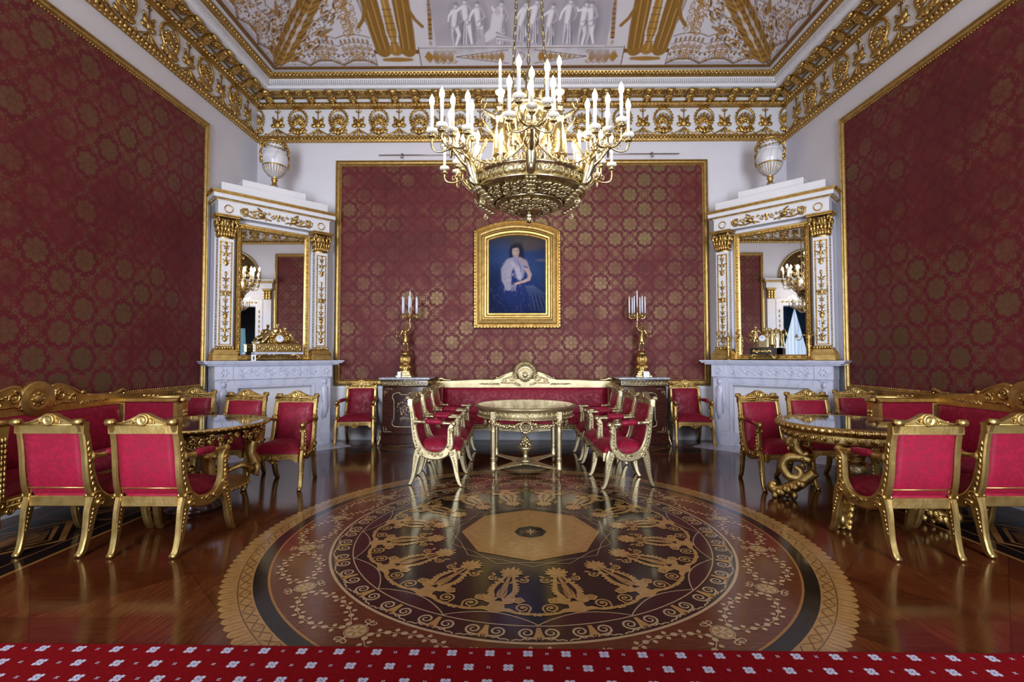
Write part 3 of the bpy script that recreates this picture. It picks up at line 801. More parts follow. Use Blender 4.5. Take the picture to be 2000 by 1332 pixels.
# ---- damask panels in gilt frames
def panel(nm,n,s0,s1,TT):
    # s0..s1 along the wall (local x), outer frame
    fr=MB();P=rect(s0,s1,ZB,ZT)
    T=TT
    fr.frame(P,[(0,0),(.0,.030),(.012,.045),(.03,.05),(.04,.036),(.05,.034),(.060,.048),(.075,.048),(.088,.03),(.094,.026)],'gold',T)
    k=0;L1=s1-s0
    bd=MB();bd.sph((0,0,0),.0105,'gold',5,4)
    for z in (ZB+.099,ZT-.099):
        m=int((L1-.2)/.034)
        for i in range(m): fr.merge(bd,T@TR(s0+.1+(i+.5)*(L1-.2)/m,-.030,z))
    for s in (s0+.099,s1-.099):
        m=int((ZT-ZB-.2)/.034)
        for i in range(m): fr.merge(bd,T@TR(s,-.030,ZB+.1+(i+.5)*(ZT-ZB-.2)/m))
    struct(fr,'trim_%d'%n)
    cl=MB();a,bb,z0,z1=s0+.08,s1-.08,ZB+.08,ZT-.08
    cl.add([(a,-.022,z0),(bb,-.022,z0),(bb,-.022,z1),(a,-.022,z1)],[(0,1,2,3)],'damask_wall',False,T)
    o=struct(cl,nm)
    uv=o.data.uv_layers.new(name='UVMap')
    for i,c in enumerate([(a,z0),(bb,z0),(bb,z1),(a,z1)]): uv.data[i].uv=(c[0]-s0+.02,c[1]-ZT+.10)
panel('wall_back_hanging',2,-3.09,3.285,TB(0,0))
panel('wall_left_hanging',3,3.15,6.845,TL(0,0))
panel('wall_right_hanging',4,-6.80,-3.15,TR(XR,0,0,rz=-PI/2))
# ---- dado and skirting
for nm,T,s0,s1,gaps in (('back',TB(0,0),XL+.9,XR-.9,0),('left',TL(0,0),2.75,YB-.9,0),('right',TR(XR,0,0,rz=-PI/2),-(YB-.9),-2.75,0)):
    mb=MB()
    mb.box(s0,s1,-.03,0,0,.17,'trim_white',T);mb.box(s0,s1,-.045,0,.0,.03,'trim_white',T);mb.box(s0,s1,-.022,0,.17,.19,'trim_white',T)
    mb.box(s0,s1,-.014,0,.215,.225,'trim_white',T)
    mb.box(s0,s1,-.02,0,.855,.875,'trim_white',T)
    struct(mb,'baseboard_'+nm)
# ---- doorways in the side walls (seen in the mirrors)
def doorway(n,T):
    mb=MB();w=(D1-D0)/2
    for s in (-1,1):
        a,bb=sorted((s*w,s*(w+.22)));mb.box(a,bb,-.05,0,0,DH,'trim_white',T);a2,b2=sorted((s*(w+.26),s*(w+.52)))
        mb.box(a2,b2,-.07,0,0,DH+.25,'trim_white',T);mb.box(a2-.02,b2+.02,-.09,0,0,.2,'gold',T)
        c=s*(w+.39);mb.box(c-.15,c+.15,-.12,0,DH+.50,DH+.56,'gold',T)
        for k in range(3):
            for q in range(3): mb.sph((0,0,0),(.055,.04,.075),'gold_carved',6,5,T=T@TR(c+(q-1)*.09,-.08,DH+.28+k*.085))
        for z in np.arange(.3,DH-.1,.16): mb.sph((0,0,0),(.022,.012,.055),'gold_carved',6,4,T=T@TR(s*(w+.11),-.055,z))
    mb.box(-w-.22,w+.22,-.05,0,DH,DH+.22,'trim_white',T)
    for q in range(13): mb.sph((0,0,0),(.055,.012,.03),'gold_carved',6,4,T=T@TR(-w+q*2*w/12,-.055,DH+.11))
    mb.box(-w-.56,w+.56,-.10,0,DH+.56,DH+.74,'trim_white',T);mb.box(-w-.66,w+.66,-.2,0,DH+.74,DH+.80,'gold',T);mb.box(-w-.63,w+.63,-.17,0,DH+.80,DH+.86,'trim_white',T)
    # arched field over the door
    a=np.linspace(0,PI,25);P=np.stack([.95*np.cos(a),DH+.88+.95*np.sin(a)],-1)
    mb.tube(x3(P,-.02)@T[:3,:3].T+T[:3,3],.018,'gold',6)
    mb.extr(P,-.012,0,'bronze_dark',T)
    for k in range(40):
        q=rnd.uniform(.15,PI-.15);r=rnd.uniform(.15,.85);mb.sph((0,0,0),(.09,.03,.05),'gold_carved',6,4,T=T@TR(r*math.cos(q),-.03,DH+.90+r*math.sin(q),ry=rnd.uniform(0,3)))
    struct(mb,'door_%d'%n)
YD=(D0+D1)/2
doorway(1,TL(YD,0));doorway(2,TRr(YD,0))
# what is seen through the two doorways: a curtained window on one side, a dim room with a pale curtain on the other
mb=MB()
for x0,x1 in ((XL-1.6,XL-1.58),): mb.box(x0,x1,-.6,4.4,0,4.2,'wall_white')
mb.box(XL-1.6,XL-.3,-.65,-.6,0,4.2,'wall_white');mb.box(XL-1.6,XL-.3,4.4,4.45,0,4.2,'wall_white');mb.box(XL-1.6,XL-.3,-.6,4.4,4.2,4.25,'wall_white')
struct(mb,'wall_side_room')
mb=MB();t=np.linspace(-.95,.95,120)
V=[];
for z in (.05,3.1):
    for q in t: V.append((XL-1.45+.03*math.sin(q*42),YD-.55+q,z))
mb.add(V,np.array([(i,i+1,121+i,120+i) for i in range(119)]),'sheer_lit',True)
struct(mb,'window_3')
mb=MB();mb.box(XR+1.58,XR+1.6,-.6,4.4,0,4.2,'dark_room');mb.box(XR+.3,XR+1.6,-.65,-.6,0,4.2,'dark_room');mb.box(XR+.3,XR+1.6,4.4,4.45,0,4.2,'dark_room');mb.box(XR+.3,XR+1.6,-.6,4.4,4.2,4.25,'dark_room')
struct(mb,'wall_dark_room')
mb=MB();V=[]
for z in (.05,2.4):
    for q in np.linspace(-.25,.30,40): V.append((XR+1.3+.03*math.sin(q*50),YD-.42+q*(1 if z<1 else .55),z))
mb.add(V,np.array([(i,i+1,41+i,40+i) for i in range(39)]),'sheer_blue',True)
struct(mb,'window_4')
def drape(x,y0,sgn,label):
    mb=MB();V=[];n=40;m=24
    for j in range(m):
        z=3.15-j/(m-1)*3.0;pinch=.30+.45*abs(z-1.55)/1.6 if z>1.55 else .30+.18*(1.55-z)/1.5
        for i in range(n):
            q=i/(n-1);V.append((x+.035*math.sin(q*34)*(.5+pinch),y0+sgn*q*pinch*.95,z))
    mb.add(V,np.array([(j*n+i,j*n+i+1,(j+1)*n+i+1,(j+1)*n+i) for j in range(m-1) for i in range(n-1)]),'curtain_teal',True)
    tag(mb.build('curtain'),label,'curtain','teal curtains in the side room')
drape(XL-1.30,YD+.42,-1,'teal curtain mirrored at the left edge of the bright window in the right mirror')
drape(XL-1.30,YD-.98,1,'teal curtain mirrored at the right edge of the bright window in the right mirror')
# ------------------------------------------------------------------ floor with its marquetry
fl=MB()
fl.add([(XL-1.6,YN-.3,0),(XR+1.6,YN-.3,0),(XR+1.6,YB+.3,0),(XL-1.6,YB+.3,0)],[(0,1,2,3)],'parquet',False)
# border of dark lozenges along the walls
z1,z2,z3=.0008,.0016,.0024
def fband(x0,x1,y0,y1,z,m): fl.flat([(x0,y0),(x1,y0),(x1,y1),(x0,y1)],z,m)
BW=1.20
xa,xb,ya,yb=XL+BW,XR-BW,YN+BW-.2,YB-BW
def bframe(d0,d1,z,m):
    fband(XL+d0,XR-d0,YB-d1,YB-d0,z,m);fband(XL+d0,XL+d1,YN+.2,YB-d1,z,m);fband(XR-d1,XR-d0,YN+.2,YB-d1,z,m)
bframe(BW-.03,BW,z1,'wood_orange');bframe(BW-.16,BW-.03,z1,'wood_black');bframe(BW-.17,BW-.16,z1,'wood_orange')
bframe(.30,BW-.17,z1,'wood_black');bframe(.28,.30,z1,'wood_orange')
def lozenge(T):
    h=(BW-.17-.30)/2-.03
    for s in (-1,1):
        for r,w,m in ((1.0,.05,'wood_orange'),(.72,.03,'wood_orange'),(.45,.09,'wood_engrave')):
            fl.strip([(-h*1.3*r,0),(0,s*h*r),(h*1.3*r,0)],w,z2,m,T)
    fl.flat([(.14*math.cos(a),.09*math.sin(a)) for a in np.linspace(0,2*PI,20)[:-1]],z3,'wood_orange',T)
    fl.strip([(h*1.3+.04,-h),(h*1.3+.04,h)],.05,z2,'wood_engrave',T)
mid=(BW-.17+.30)/2
for k in range(9): lozenge(TR(XL+.75+k*(XR-XL-1.5)/8,YB-mid,0))
for k in range(8):
    lozenge(TR(XL+mid,YB-1.5-k*1.0,0,rz=PI/2));lozenge(TR(XR-mid,YB-1.5-k*1.0,0,rz=PI/2))
# ---- the round medallion
cc=(MX,MY);zz=[.0008*(k+1) for k in range(8)]
def pol(r,a): return (MX+r*math.cos(a),MY+r*math.sin(a))
def arcw(r0,r1,a,n=1): return [pol(r,a) for r in np.linspace(r0,r1,n)]
NP=168
for k in range(NP):                      # feathered rim
    a=2*PI*k/NP;da=2*PI/NP
    P=[pol(2.02,a-da*.55),pol(2.085,a-da*.62),pol(2.118,a-da*.38),pol(2.131,a),pol(2.118,a+da*.38),pol(2.085,a+da*.62),pol(2.02,a+da*.55)]
    fl.flat(P,zz[0]+.0002*(k%2),'wood_light')
    fl.strip([pol(2.04,a),pol(2.115,a)],.004,zz[1]+.0004,'wood_orange')
    fl.strip([pol(2.04,a+da*.5),pol(2.105,a+da*.5)],.003,zz[1]+.0004,'wood_engrave')
fl.ring(1.949,2.031,zz[1],'wood_light',cc)
fl.ring(2.026,2.032,zz[2],'wood_engrave',cc)
for k in range(112):
    a=2*PI*k/112;d=2*PI/112*.42
    fl.strip([pol(1.960,a-d),pol(2.020,a+d)],.006,zz[2],'wood_engrave');fl.strip([pol(2.020,a-d),pol(1.960,a+d)],.006,zz[2]+.0002,'wood_engrave')
    if k%2: fl.strip([pol(1.958,a+d*1.2),pol(2.022,a+d*1.2)],.004,zz[2]+.0003,'wood_engrave')
fl.ring(1.867,1.949,zz[1],'wood_black',cc)
fl.ring(1.852,1.868,zz[1],'wood_orange',cc)
fl.ring(1.500,1.853,zz[1],'wood_mahogany',cc)
fl.ring(1.485,1.503,zz[2],'wood_line',cc)
fl.ring(1.345,1.487,zz[1],'wood_dark',cc)
fl.ring(1.336,1.346,zz[2],'wood_line',cc)
fl.ring(.0,1.338,zz[1],'wood_black',cc)
# lenses of wine-dark wood
for k in range(16):
    a0=-PI/2+k*PI/8;a1=a0+PI/8
    t=np.linspace(0,1,25)
    inn=[pol(1.338-.105*math.sin(PI*q)**.8,a0+(a1-a0)*q) for q in t];out=[pol(1.338,a0+(a1-a0)*q) for q in t[::-1]]
    fl.flat(inn+out,zz[2],'wood_wine');fl.strip(inn,.007,zz[3],'wood_line')
# running scrolls
def sc2(P): # local (tangential, radial) to the floor
    return P
def place(a,r): return TR(*pol(r,a),0,rz=a-PI/2)
for k in range(32):
    T=place(-PI/2+(k)*PI/16,1.40)
    for s in (-1,1):
        sp=spiral(s*.062,.004,.043,.008,PI/2 if s>0 else PI/2,-s*1.55,40)
        fl.strip(sp,[.013,.012,.010,.006],zz[2],'wood_line',T)
        cvv=crv([(s*.062,.047),(s*.022,.040),(s*.010,.0),(s*.032,-.04),(s*.08,-.058),(s*.098,-.050),(s*.118,-.066),(s*.139,-.067)],5)
        # outer wave under the scrolls: radial is negative towards the rim side here
        fl.strip([(x,y) for x,y in crv([(s*.062,.047),(s*.016,.046),(s*.004,.01)],6)],.010,zz[2],'wood_line',T)
    for q in range(-2,3):
        P=np.array([(0,-.045),(q*.008+.006,.0),(q*.017,.058)]);
        fl.strip(crv([(q*.002,-.04),(q*.006,.01),(q*.016,.064)],4),[.014,.012,.006],zz[3],'wood_honey',T)
    for s in (-1,1):
        w=crv([(s*.012,.066),(s*.03,.050),(s*.058,.062),(s*.075,.054),(s*.092,.066),(s*.115,.062),(s*.1385,.070)],5)
        fl.strip(w,.009,zz[2],'wood_line',T)
# 16 palmettes in the dark field: local y points to the centre
def blob(T,x,y,l,w,a,z=zz[3],m='wood_honey'):
    t=np.linspace(0,2*PI,15)[:-1];ca,sa=math.cos(a),math.sin(a)
    P=[(x+ca*(l/2+l/2*math.cos(q))-sa*w/2*math.sin(q),y+sa*(l/2+l/2*math.cos(q))+ca*w/2*math.sin(q)) for q in t]
    fl.flat(P,z,m,T)
pm=MB();keep=fl;fl=pm
I4=None
base,pt='wood_honey','wood_light'
# y measured from radius 1.23 inwards
fl.flat(crv([(-.14,.012),(-.085,.055),(-.05,.060),(-.035,.12),(.035,.12),(.05,.060),(.085,.055),(.14,.012),(.06,.02),(0,.0),(-.06,.02),(-.14,.012)],4)[:-1],zz[3],base,I4)
for s in (-1,1):
    fl.strip(crv([(s*.11,.020),(s*.155,.012),(s*.20,.018),(s*.235,.035)],5),[.018,.014,.020,.010],zz[3],base,I4)
    for q in range(5): fl.flat([(s*(.12+.022*q)+.011*math.cos(t),.022+.004*(q%2)+.010*math.sin(t)) for t in np.linspace(0,2*PI,9)[:-1]],zz[4],base,I4)
    blob(I4,s*.215,.012,.03,.028,.4*s if s>0 else PI-.4,zz[3])
    fl.strip(np.vstack([crv([(s*.17,.016),(s*.195,.04)],3),spiral(s*.150,.075,.048,.010,-.5 if s>0 else PI+.5,s*1.65,40)]),[.010,.013,.012,.010,.006],zz[3],base,I4)
    fl.flat([(s*.150+.012*math.cos(t),.075+.010*math.sin(t)) for t in np.linspace(0,2*PI,9)[:-1]],zz[4],base,I4)
    # lower lobes
    blob(I4,s*.02,.105,.075,.034,PI/2-s*1.25);blob(I4,s*.02,.13,.085,.038,PI/2-s*.8)
    # big volutes
    fl.strip(crv([(s*.02,.135),(s*.06,.155),(s*.095,.165)],5),[.05,.045,.04],zz[3],base,I4)
    t=np.linspace(0,2*PI,19)[:-1];fl.flat([(s*.108+.040*math.cos(q)*(1+.10*math.cos(5*q)),.150+.034*math.sin(q)*(1+.10*math.cos(5*q))) for q in t],zz[4],base,I4)
    fl.strip(spiral(s*.108,.150,.024,.006,PI/2,-s*1.2,18),.004,zz[5],'wood_engrave',I4)
    # serrated rib up the side
    rib=crv([(s*.045,.17),(s*.068,.24),(s*.060,.31),(s*.035,.40),(s*.018,.47)],5)
    fl.strip(rib,[.032,.030,.024,.016],zz[3],base,I4)
    for q in range(7):
        p=rib[2+q*2];fl.flat([(p[0]+s*.014+.015*math.cos(t),p[1]+.012*math.sin(t)) for t in np.linspace(0,2*PI,10)[:-1]],zz[4],base,I4)
    # upper small scrolls
    fl.strip(np.vstack([crv([(s*.02,.345),(s*.05,.395),(s*.085,.40)],4),spiral(s*.093,.400,.034,.008,PI/2+.6 if s<0 else PI/2-.6,-s*1.4,30)]),[.016,.014,.012,.006],zz[3],base,I4)
    blob(I4,s*.092,.435,.045,.02,PI/2-s*.7);
fl.flat(crv([(-.02,.16),(-.03,.22),(-.012,.36),(-.008,.47),(.008,.47),(.012,.36),(.03,.22),(.02,.16),(-.02,.16)],4)[:-1],zz[4],pt,I4)
fl.strip([(-.022,.30),(-.012,.20)],.003,zz[5],'wood_black',I4);fl.strip([(.022,.30),(.012,.20)],.003,zz[5],'wood_black',I4)
for q in range(-3,4): blob(I4,0,.455,.125-.012*abs(q),.030,PI/2-q*.36,zz[4]+.0001*abs(q))
for q in (-1,1): blob(I4,0,.44,.06,.03,PI/2-q*1.35)
fl=keep
for k in range(16):
    a=-PI/2+PI/16+k*PI/8
    fl.merge(pm,TR(*pol(1.235,a),0,rz=a+PI/2))
# garlands and discs in the mahogany zone
gd=MB();fl=gd
t=np.linspace(0,2*PI,33)[:-1]
fl.flat([(.062*math.cos(q),.062*math.sin(q)) for q in t],zz[3],'wood_line')
fl.strip([(.055*math.cos(q),.055*math.sin(q)) for q in t],.004,zz[4],'wood_engrave',closed=True)
for q in range(6): blob(None,.012*math.cos(q*PI/3),.012*math.sin(q*PI/3),.036,.020,q*PI/3,zz[4]+.0002,'wood_honey');fl.strip([(.016*math.cos(q*PI/3),.016*math.sin(q*PI/3)),(.046*math.cos(q*PI/3),.046*math.sin(q*PI/3))],.003,zz[5],'wood_engrave')
for s in (-1,1):
    fl.strip([(0,s*.062),(0,s*.085)],.012,zz[3],'wood_line')
    for q in (-1,1): fl.strip(np.vstack([[(0,s*.08)],spiral(q*.022,s*.098,.018,.005,-PI/2*s,q*s*.9,12)]),[.008,.008,.005],zz[3],'wood_line')
    blob(None,0,s*.085,.035,.014,s*PI/2,zz[3],'wood_line')
fl=keep
def garland(P,n):
    P=np.array(P);fl.strip(P,.0045,zz[2],'wood_line')
    L=np.r_[0,np.cumsum(np.linalg.norm(np.diff(P,axis=0),axis=1))]
    for k in range(n):
        d=(k+.5)/n*L[-1];x=np.interp(d,L,P[:,0]);y=np.interp(d,L,P[:,1]);x2=np.interp(d+.01,L,P[:,0]);y2=np.interp(d+.01,L,P[:,1]);a=math.atan2(y2-y,x2-x)
        T=TR(x,y,0,rz=a)
        if k%2==0: fl.flat([(.019*math.cos(q),.016*math.sin(q)) for q in np.linspace(0,2*PI,13)[:-1]],zz[3],'wood_line',T)
        else:
            for s in (-1,1):
                fl.flat([(0,s*.008),(.012,s*.016),(.011,s*.028),(0,s*.040),(-.011,s*.028),(-.012,s*.016)],zz[3],'wood_line',T)
for k in range(16):
    a=PI/16+k*PI/8
    fl.merge(gd,TR(*pol(1.675,a),0,rz=a-PI/2))
    b0,b1=a+.045,a+PI/8-.045
    for rm in (1.79,1.555):
        q=np.linspace(0,1,30);garland([pol(1.675+(rm-1.675)*math.sin(PI*x)**.6*1.0,b0+(b1-b0)*x) for x in q],13)
# centre star and octagon
for ph in (0,PI/8):
    P=[]
    for k in range(8):
        P+= [pol(.640,ph+k*PI/4),pol(.572,ph+k*PI/4+PI/8)]
    fl.strip(P+P[:1],.005,zz[3],'wood_line')
octo=[pol(.547,k*PI/4) for k in range(8)]
fl.flat(octo,zz[2],'wood_honey')
o2=[pol(.500,k*PI/4) for k in range(8)]
fl.strip(octo,.008,zz[3],'wood_orange',closed=True);fl.strip(o2,.004,zz[3],'wood_orange',closed=True)
for k in range(8):
    A,B=np.array(octo[k]),np.array(octo[(k+1)%8]);
    for q in range(9):
        m=A+(B-A)*(q+.5)/9;m=m+(np.array(cc)-m)*.045
        fl.strip([m+np.array([.012*math.cos(j*1.3+k),.012*math.sin(j*1.3+k)])*(1-.12*j) for j in range(5)],.004,zz[3],'wood_orange')
    fl.strip([pol(.13,k*PI/4),pol(.50,k*PI/4)],.002,zz[3],'wood_orange')
    fl.strip([pol(.13,k*PI/4+PI/8),pol(.46,k*PI/4+PI/8)],.002,zz[3],'wood_light')
fl.flat([pol(.128 if k%2==0 else .118,k*PI/8) for k in range(16)],zz[3],'wood_black')
for k in range(8):
    a=k*PI/4+PI/8*0;fl.flat([pol(.004,a-PI/4),pol(.020,a-PI/8),pol(.078,a),pol(.020,a+PI/8)],zz[4]+.0001*(k%2),'wood_orange' if k%2 else 'wood_line')
struct(fl,'floor')
# ------------------------------------------------------------------ runner carpet in front of the camera
cp=MB();CE=2.335
cp.box(-4.3,4.4,.55,CE,.004,.016,'carpet_red',ch=.004)
def motif(x,y):
    T=TR(x,y,0)
    for k in range(4):
        a=k*PI/2+PI/4
        for s in (-1,1):
            c,sn=math.cos(a),math.sin(a)
            loc=[(.001,.0),(.007,s*.008),(.014,s*.0085),(.022,s*.012),(.024,s*.005),(.030,.0)]
            if s<0: loc=loc[::-1]
            cp.flat([(c*u-sn*v,sn*u+c*v) for u,v in loc],.0166,'carpet_white',T)
        c,sn=math.cos(a+PI/4),math.sin(a+PI/4)
        cp.flat([(c*u-sn*v,sn*u+c*v) for u,v in [(.002,0),(.010,-.005),(.021,0),(.010,.005)]],.0167,'carpet_white',T)
        cp.flat([(math.cos(a)*u-math.sin(a)*v,math.sin(a)*u+math.cos(a)*v) for u,v in [(.0,0),(.007,-.002),(.017,0),(.007,.002)]],.0170,'carpet_blue',T)
def small(x,y):
    T=TR(x,y,0)
    for k in range(4):
        a=k*PI/2+PI/4;c,sn=math.cos(a),math.sin(a)
        cp.flat([(c*u-sn*v,sn*u+c*v) for u,v in [(.002,0),(.006,-.0035),(.011,0),(.006,.0035)]],.0166,'carpet_white',T)
for r in range(13):
    y=CE-.045-r*.1015
    for k in range(-25,26):
        x=k*.177+(.0885 if r%2 else 0)+.03
        if -4.25<x<4.35: motif(x,y)
        if -4.25<x+.0885<4.35: small(x+.0885,y)
o=cp.build('carpet_runner');o.rotation_euler=(0,0,-.011);tag(o,'red carpet runner with rows of small white flowers along the bottom edge','carpet')
# ------------------------------------------------------------------ gilt armchair; local front is -y, yp runs forward from the rear feet
STILE=[(-.035,.955),(-.012,.90),(.010,.82),(.028,.70),(.042,.58),(.070,.46),(.125,.372)]
SIDE=STILE+[(.205,.330),(.305,.325),(.385,.358),(.437,.44),(.440,.54),(.440,.62),(.470,.668)]
def yl(yp): return .28-yp
def sx(sg,yp): return sg*(.222+.070*np.clip(yp/.56,-.1,1.05))
def side_bar(sg,P,w,t,mat,extra=None):
    mb=MB();P=np.array(crv(P,5))
    mb.bar(np.stack([yl(P[:,0]),P[:,1]],-1),w,t,mat)
    if extra: extra(mb)
    def wf(V):
        V=V.copy();yp=.28-V[:,1];V[:,0]=V[:,0]+sx(sg,yp);return V
    return mb.warp(wf)
def armchair(name,label,group,G='gold',GC='gold_carved'):
    t=thing(name,label,'chair',group=group)
    st=np.array(crv(STILE,5))
    ypz=lambda z: np.interp(z,st[::-1,1],st[::-1,0])
    for sg in (-1,1):
        def orn(mb,sg=sg):
            for side in (-1,1):
                xx=side*.0245
                for k in range(9):     # leaf scales up the stile
                    z=.45+k*.042;mb.sph((xx-side*.003,yl(ypz(z)-.002),z),(.007,.012,.020),GC,5,4)
                for (a,b,r) in ((.085,.40,.034),(.115,.345,.026),(.44,.415,.030),(.455,.355,.026),(.27,.338,.022),(.335,.342,.022),(.455,.60,.022)):
                    s2=spiral(yl(a),b,r,.006,0,1.3,14);mb.tube(np.stack([np.full(14,xx),s2[:,0],s2[:,1]],-1),[.012,.007],GC,6)
                for k in range(5):
                    yy=.21+k*.035;mb.sph((xx,yl(yy),.335+.008*abs(k-2)),(.010,.016,.012),GC,5,4)
                for k in range(5): mb.sph((xx,yl(.44),.47+k*.035),(.010,.011,.018),GC,5,4)
            mb.sph((0,yl(.475),.672),(.030,.034,.030),G,10,7)
            mb.tube([(-.027,yl(-.043),.945),(.027,yl(-.043),.945)],.024,G,12)
            mb.tube([(-.032,yl(-.047),.945),(.032,yl(-.047),.945)],.012,GC,8)
        side_bar(sg,SIDE,[.044,.046,.052,.058,.068,.080,.090,.088,.086,.088,.080,.066,.056,.048],.044,G,orn).build('side_frame',t)
        def ol(mb,front=False):
            for side in (-1,1):
                for k in range(6):
                    z=.31-k*.028;p=np.interp(z,[0,.16,.31],[.553,.520,.478]) if front else np.interp(z,[0,.16,.31],[.0,.035,.066])
                    mb.sph((side*.019,yl(p),z),(.008,.012-.001*k,.014),GC,5,4)
            p=.566 if front else -.012
            mb.tube([(-.02,yl(p),.016),(.02,yl(p),.016)],.016,G,8)
        side_bar(sg,[(.092,.385),(.066,.31),(.051,.22),(.037,.13),(.014,.05),(-.008,.016)],[.100,.084,.064,.050,.040,.032],.042,G,lambda mb:ol(mb)).build('leg',t)
        side_bar(sg,[(.452,.385),(.482,.31),(.500,.22),(.514,.13),(.538,.05),(.562,.016)],[.098,.084,.064,.050,.040,.032],.042,G,lambda mb:ol(mb,True)).build('leg',t)
        # arm: turned rail with a padded sleeve
        a0=np.array([sx(sg,.045),yl(.045),.690]);a1=np.array([sx(sg,.470),yl(.470),.672])
        d=a1-a0;f=lambda q: tuple(a0+d*q)
        m=MB();m.tube([f(q) for q in (0,.03,.06,.14,.2,.24,.27,.3,.72,.75,.78,.82,.9,.97,1)],[.044,.038,.022,.018,.017,.022,.022,.015,.015,.022,.022,.017,.017,.020,.024],G,10)
        for s in (-1,1): m.tube([f(.02),tuple(a0+d*.05+np.array([0,0,s*.03])),tuple(a0+d*.01+np.array([0,0,s*.052]))],[.014,.010,.006],GC,6)
        arm=m.build('armrest',t)
        m=MB();m.tube([f(q)+np.array([0,0,.010]) for q in (.27,.30,.36,.5,.62,.69,.72)],[.012,.025,.029,.030,.029,.025,.012],'crimson',10);m.build('arm_pad',arm)
    # upholstered back
    m=MB();zs=np.linspace(.385,.872,14);nx=9;V=[]
    for fb in (0,1):
        for z in zs:
            for i in range(nx):
                q=i/(nx-1)*2-1;w=.196+.012*(.87-z)
                puff=(1-q**4)*(1-((z-.628)/.245)**4)
                y=yl(ypz(z))+(-.020-.022*max(puff,0) if fb==0 else .016+.006*max(puff,0));V.append((q*w,y,z))
    n=14*nx;F=[]
    for j in range(13):
        for i in range(nx-1):
            a=j*nx+i;F.append((a,a+1,a+nx+1,a+nx));F.append((n+a+1,n+a,n+a+nx,n+a+nx+1))
        a=j*nx;F.append((n+a,a,a+nx,n+a+nx));a=j*nx+nx-1;F.append((a,n+a,n+a+nx,a+nx))
    m.add(V,F,'crimson',True)
    bk=m.build('backrest',t)
    m=MB();m.tube([(-.205,yl(ypz(.468))+.020,.468),(.205,yl(ypz(.468))+.020,.468)],.006,G,6);m.build('piping',bk)
    # seat
    m=MB();nx,ny=13,11;V=[]
    for lay in (0,1):
        for j in range(ny):
            yp=.055+j/(ny-1)*.475
            for i in range(nx):
                q=i/(nx-1)*2-1;w=.200+.068*np.clip(yp/.56,0,1)
                e=max(abs(q),abs(j/(ny-1)*2-1))
                z=(.475-.075*e**5+.012*(1-e*e)) if lay==0 else .335
                V.append((q*w*(1 if lay==0 else .97),yl(yp)-(.012*(j==ny-1)*(1 if lay else 0)),z))
    n=nx*ny;F=[]
    for j in range(ny-1):
        for i in range(nx-1):
            a=j*nx+i;F.append((a,a+nx,a+nx+1,a+1));F.append((n+a,n+a+1,n+a+nx+1,n+a+nx))
    bd=[i for i in range(nx)]+[j*nx+nx-1 for j in range(1,ny)]+[(ny-1)*nx+i for i in range(nx-2,-1,-1)]+[j*nx for j in range(ny-2,0,-1)]
    for k in range(len(bd)): a,b_=bd[k],bd[(k+1)%len(bd)];F.append((a,b_,n+b_,n+a))
    m.add(V,F,'crimson',True);m.build('seat',t)
    # rails
    m=MB();w=.262
    P=[(-w,.375),(-w,.29)]+[tuple(p) for p in crv([(-w+.02,.285),(-.20,.318),(-.10,.318),(-.05,.300),(0,.272),(.05,.300),(.10,.318),(.20,.318),(w-.02,.285)],4)]+[(w,.29),(w,.375)]
    m.extr(P,yl(.545),yl(.505),G)
    for s in (-1,1):
        for z in (.352,.334):
            for k in range(9): m.sph((s*(.075+.017*k),yl(.547),z),(.009,.007,.006),GC,5,4)
        sp=spiral(s*.035,.325,.024,.006,PI/2,s*1.3,14);m.tube(x3(sp,yl(.549)),[.009,.005],GC,5)
        m.sph((s*.06,yl(.547),.318),(.022,.010,.012),GC,5,4)
    m.sph((0,yl(.549),.335),(.020,.014,.022),GC,8,6);m.sph((0,yl(.549),.288),(.014,.012,.018),GC,6,5)
    m.build('seat_rail',t)
    m=MB();m.box(-.205,.205,yl(.090),yl(.050),.335,.408,G,ch=.004);m.build('back_rail',t)
    # crest
    m=MB()
    P=[(-.245,.862),(.245,.862),(.245,.935)]+[tuple(p) for p in crv([(.215,.938),(.15,.943),(.10,.962),(.055,.983),(.03,.998),(0,1.004),(-.03,.998),(-.055,.983),(-.10,.962),(-.15,.943),(-.215,.938)],4)]+[(-.245,.935)]
    m.extr(P,yl(.018),yl(-.028),G)
    for y,s in ((yl(.018),-1),(yl(-.028),1)):
        T=TR(0,y,.958,rx=PI/2 if s<0 else -PI/2)
        m.lathe([(.0,.010),(.012,.012),(.020,.006),(.026,.012),(.034,.016),(.042,.012),(.045,-.01)],G,24,T)
        m.tube(x3([(-.235,.932),(-.15,.936),(-.08,.955),(-.048,.97)],y+s*.003),.006,G,5);m.tube(x3([(.235,.932),(.15,.936),(.08,.955),(.048,.97)],y+s*.003),.006,G,5)
        m.tube(x3([(-.243,.924),(.243,.924)],y+s*.003),.006,G,5)
        for q in (-1,1):
            sp=spiral(q*.068,.945,.016,.004,0,q*1.3,14);m.tube(x3(sp,y+s*.004),[.006,.004],GC,5)
    y=yl(.018)
    for s in (-1,1):
        for k in range(9): m.sph((s*(.05+.019*k),y-.004,.900),(.010,.007,.009),GC,5,4)
        for k in range(4): m.sph((s*(.10+.025*k),y-.003,.948-.002*k),(.014,.008,.010-.001*k),GC,5,4)
        for z in (.885,.913): m.tube([(s*.04,y-.003,z),(s*.235,y-.003,z)],.004,GC,5)
    for k in range(6): m.sph((.016*math.cos(k*PI/3),y-.006,.900+.012*math.sin(k*PI/3)),(.010,.008,.008),GC,5,4)
    m.build('crest_rail',t)
    return t
ch_g=armchair('armchair','x','gilt armchairs with crimson silk')
ch_p=armchair('armchair','x','gilt armchairs with crimson silk','gold_pale','gold_pale_carved')
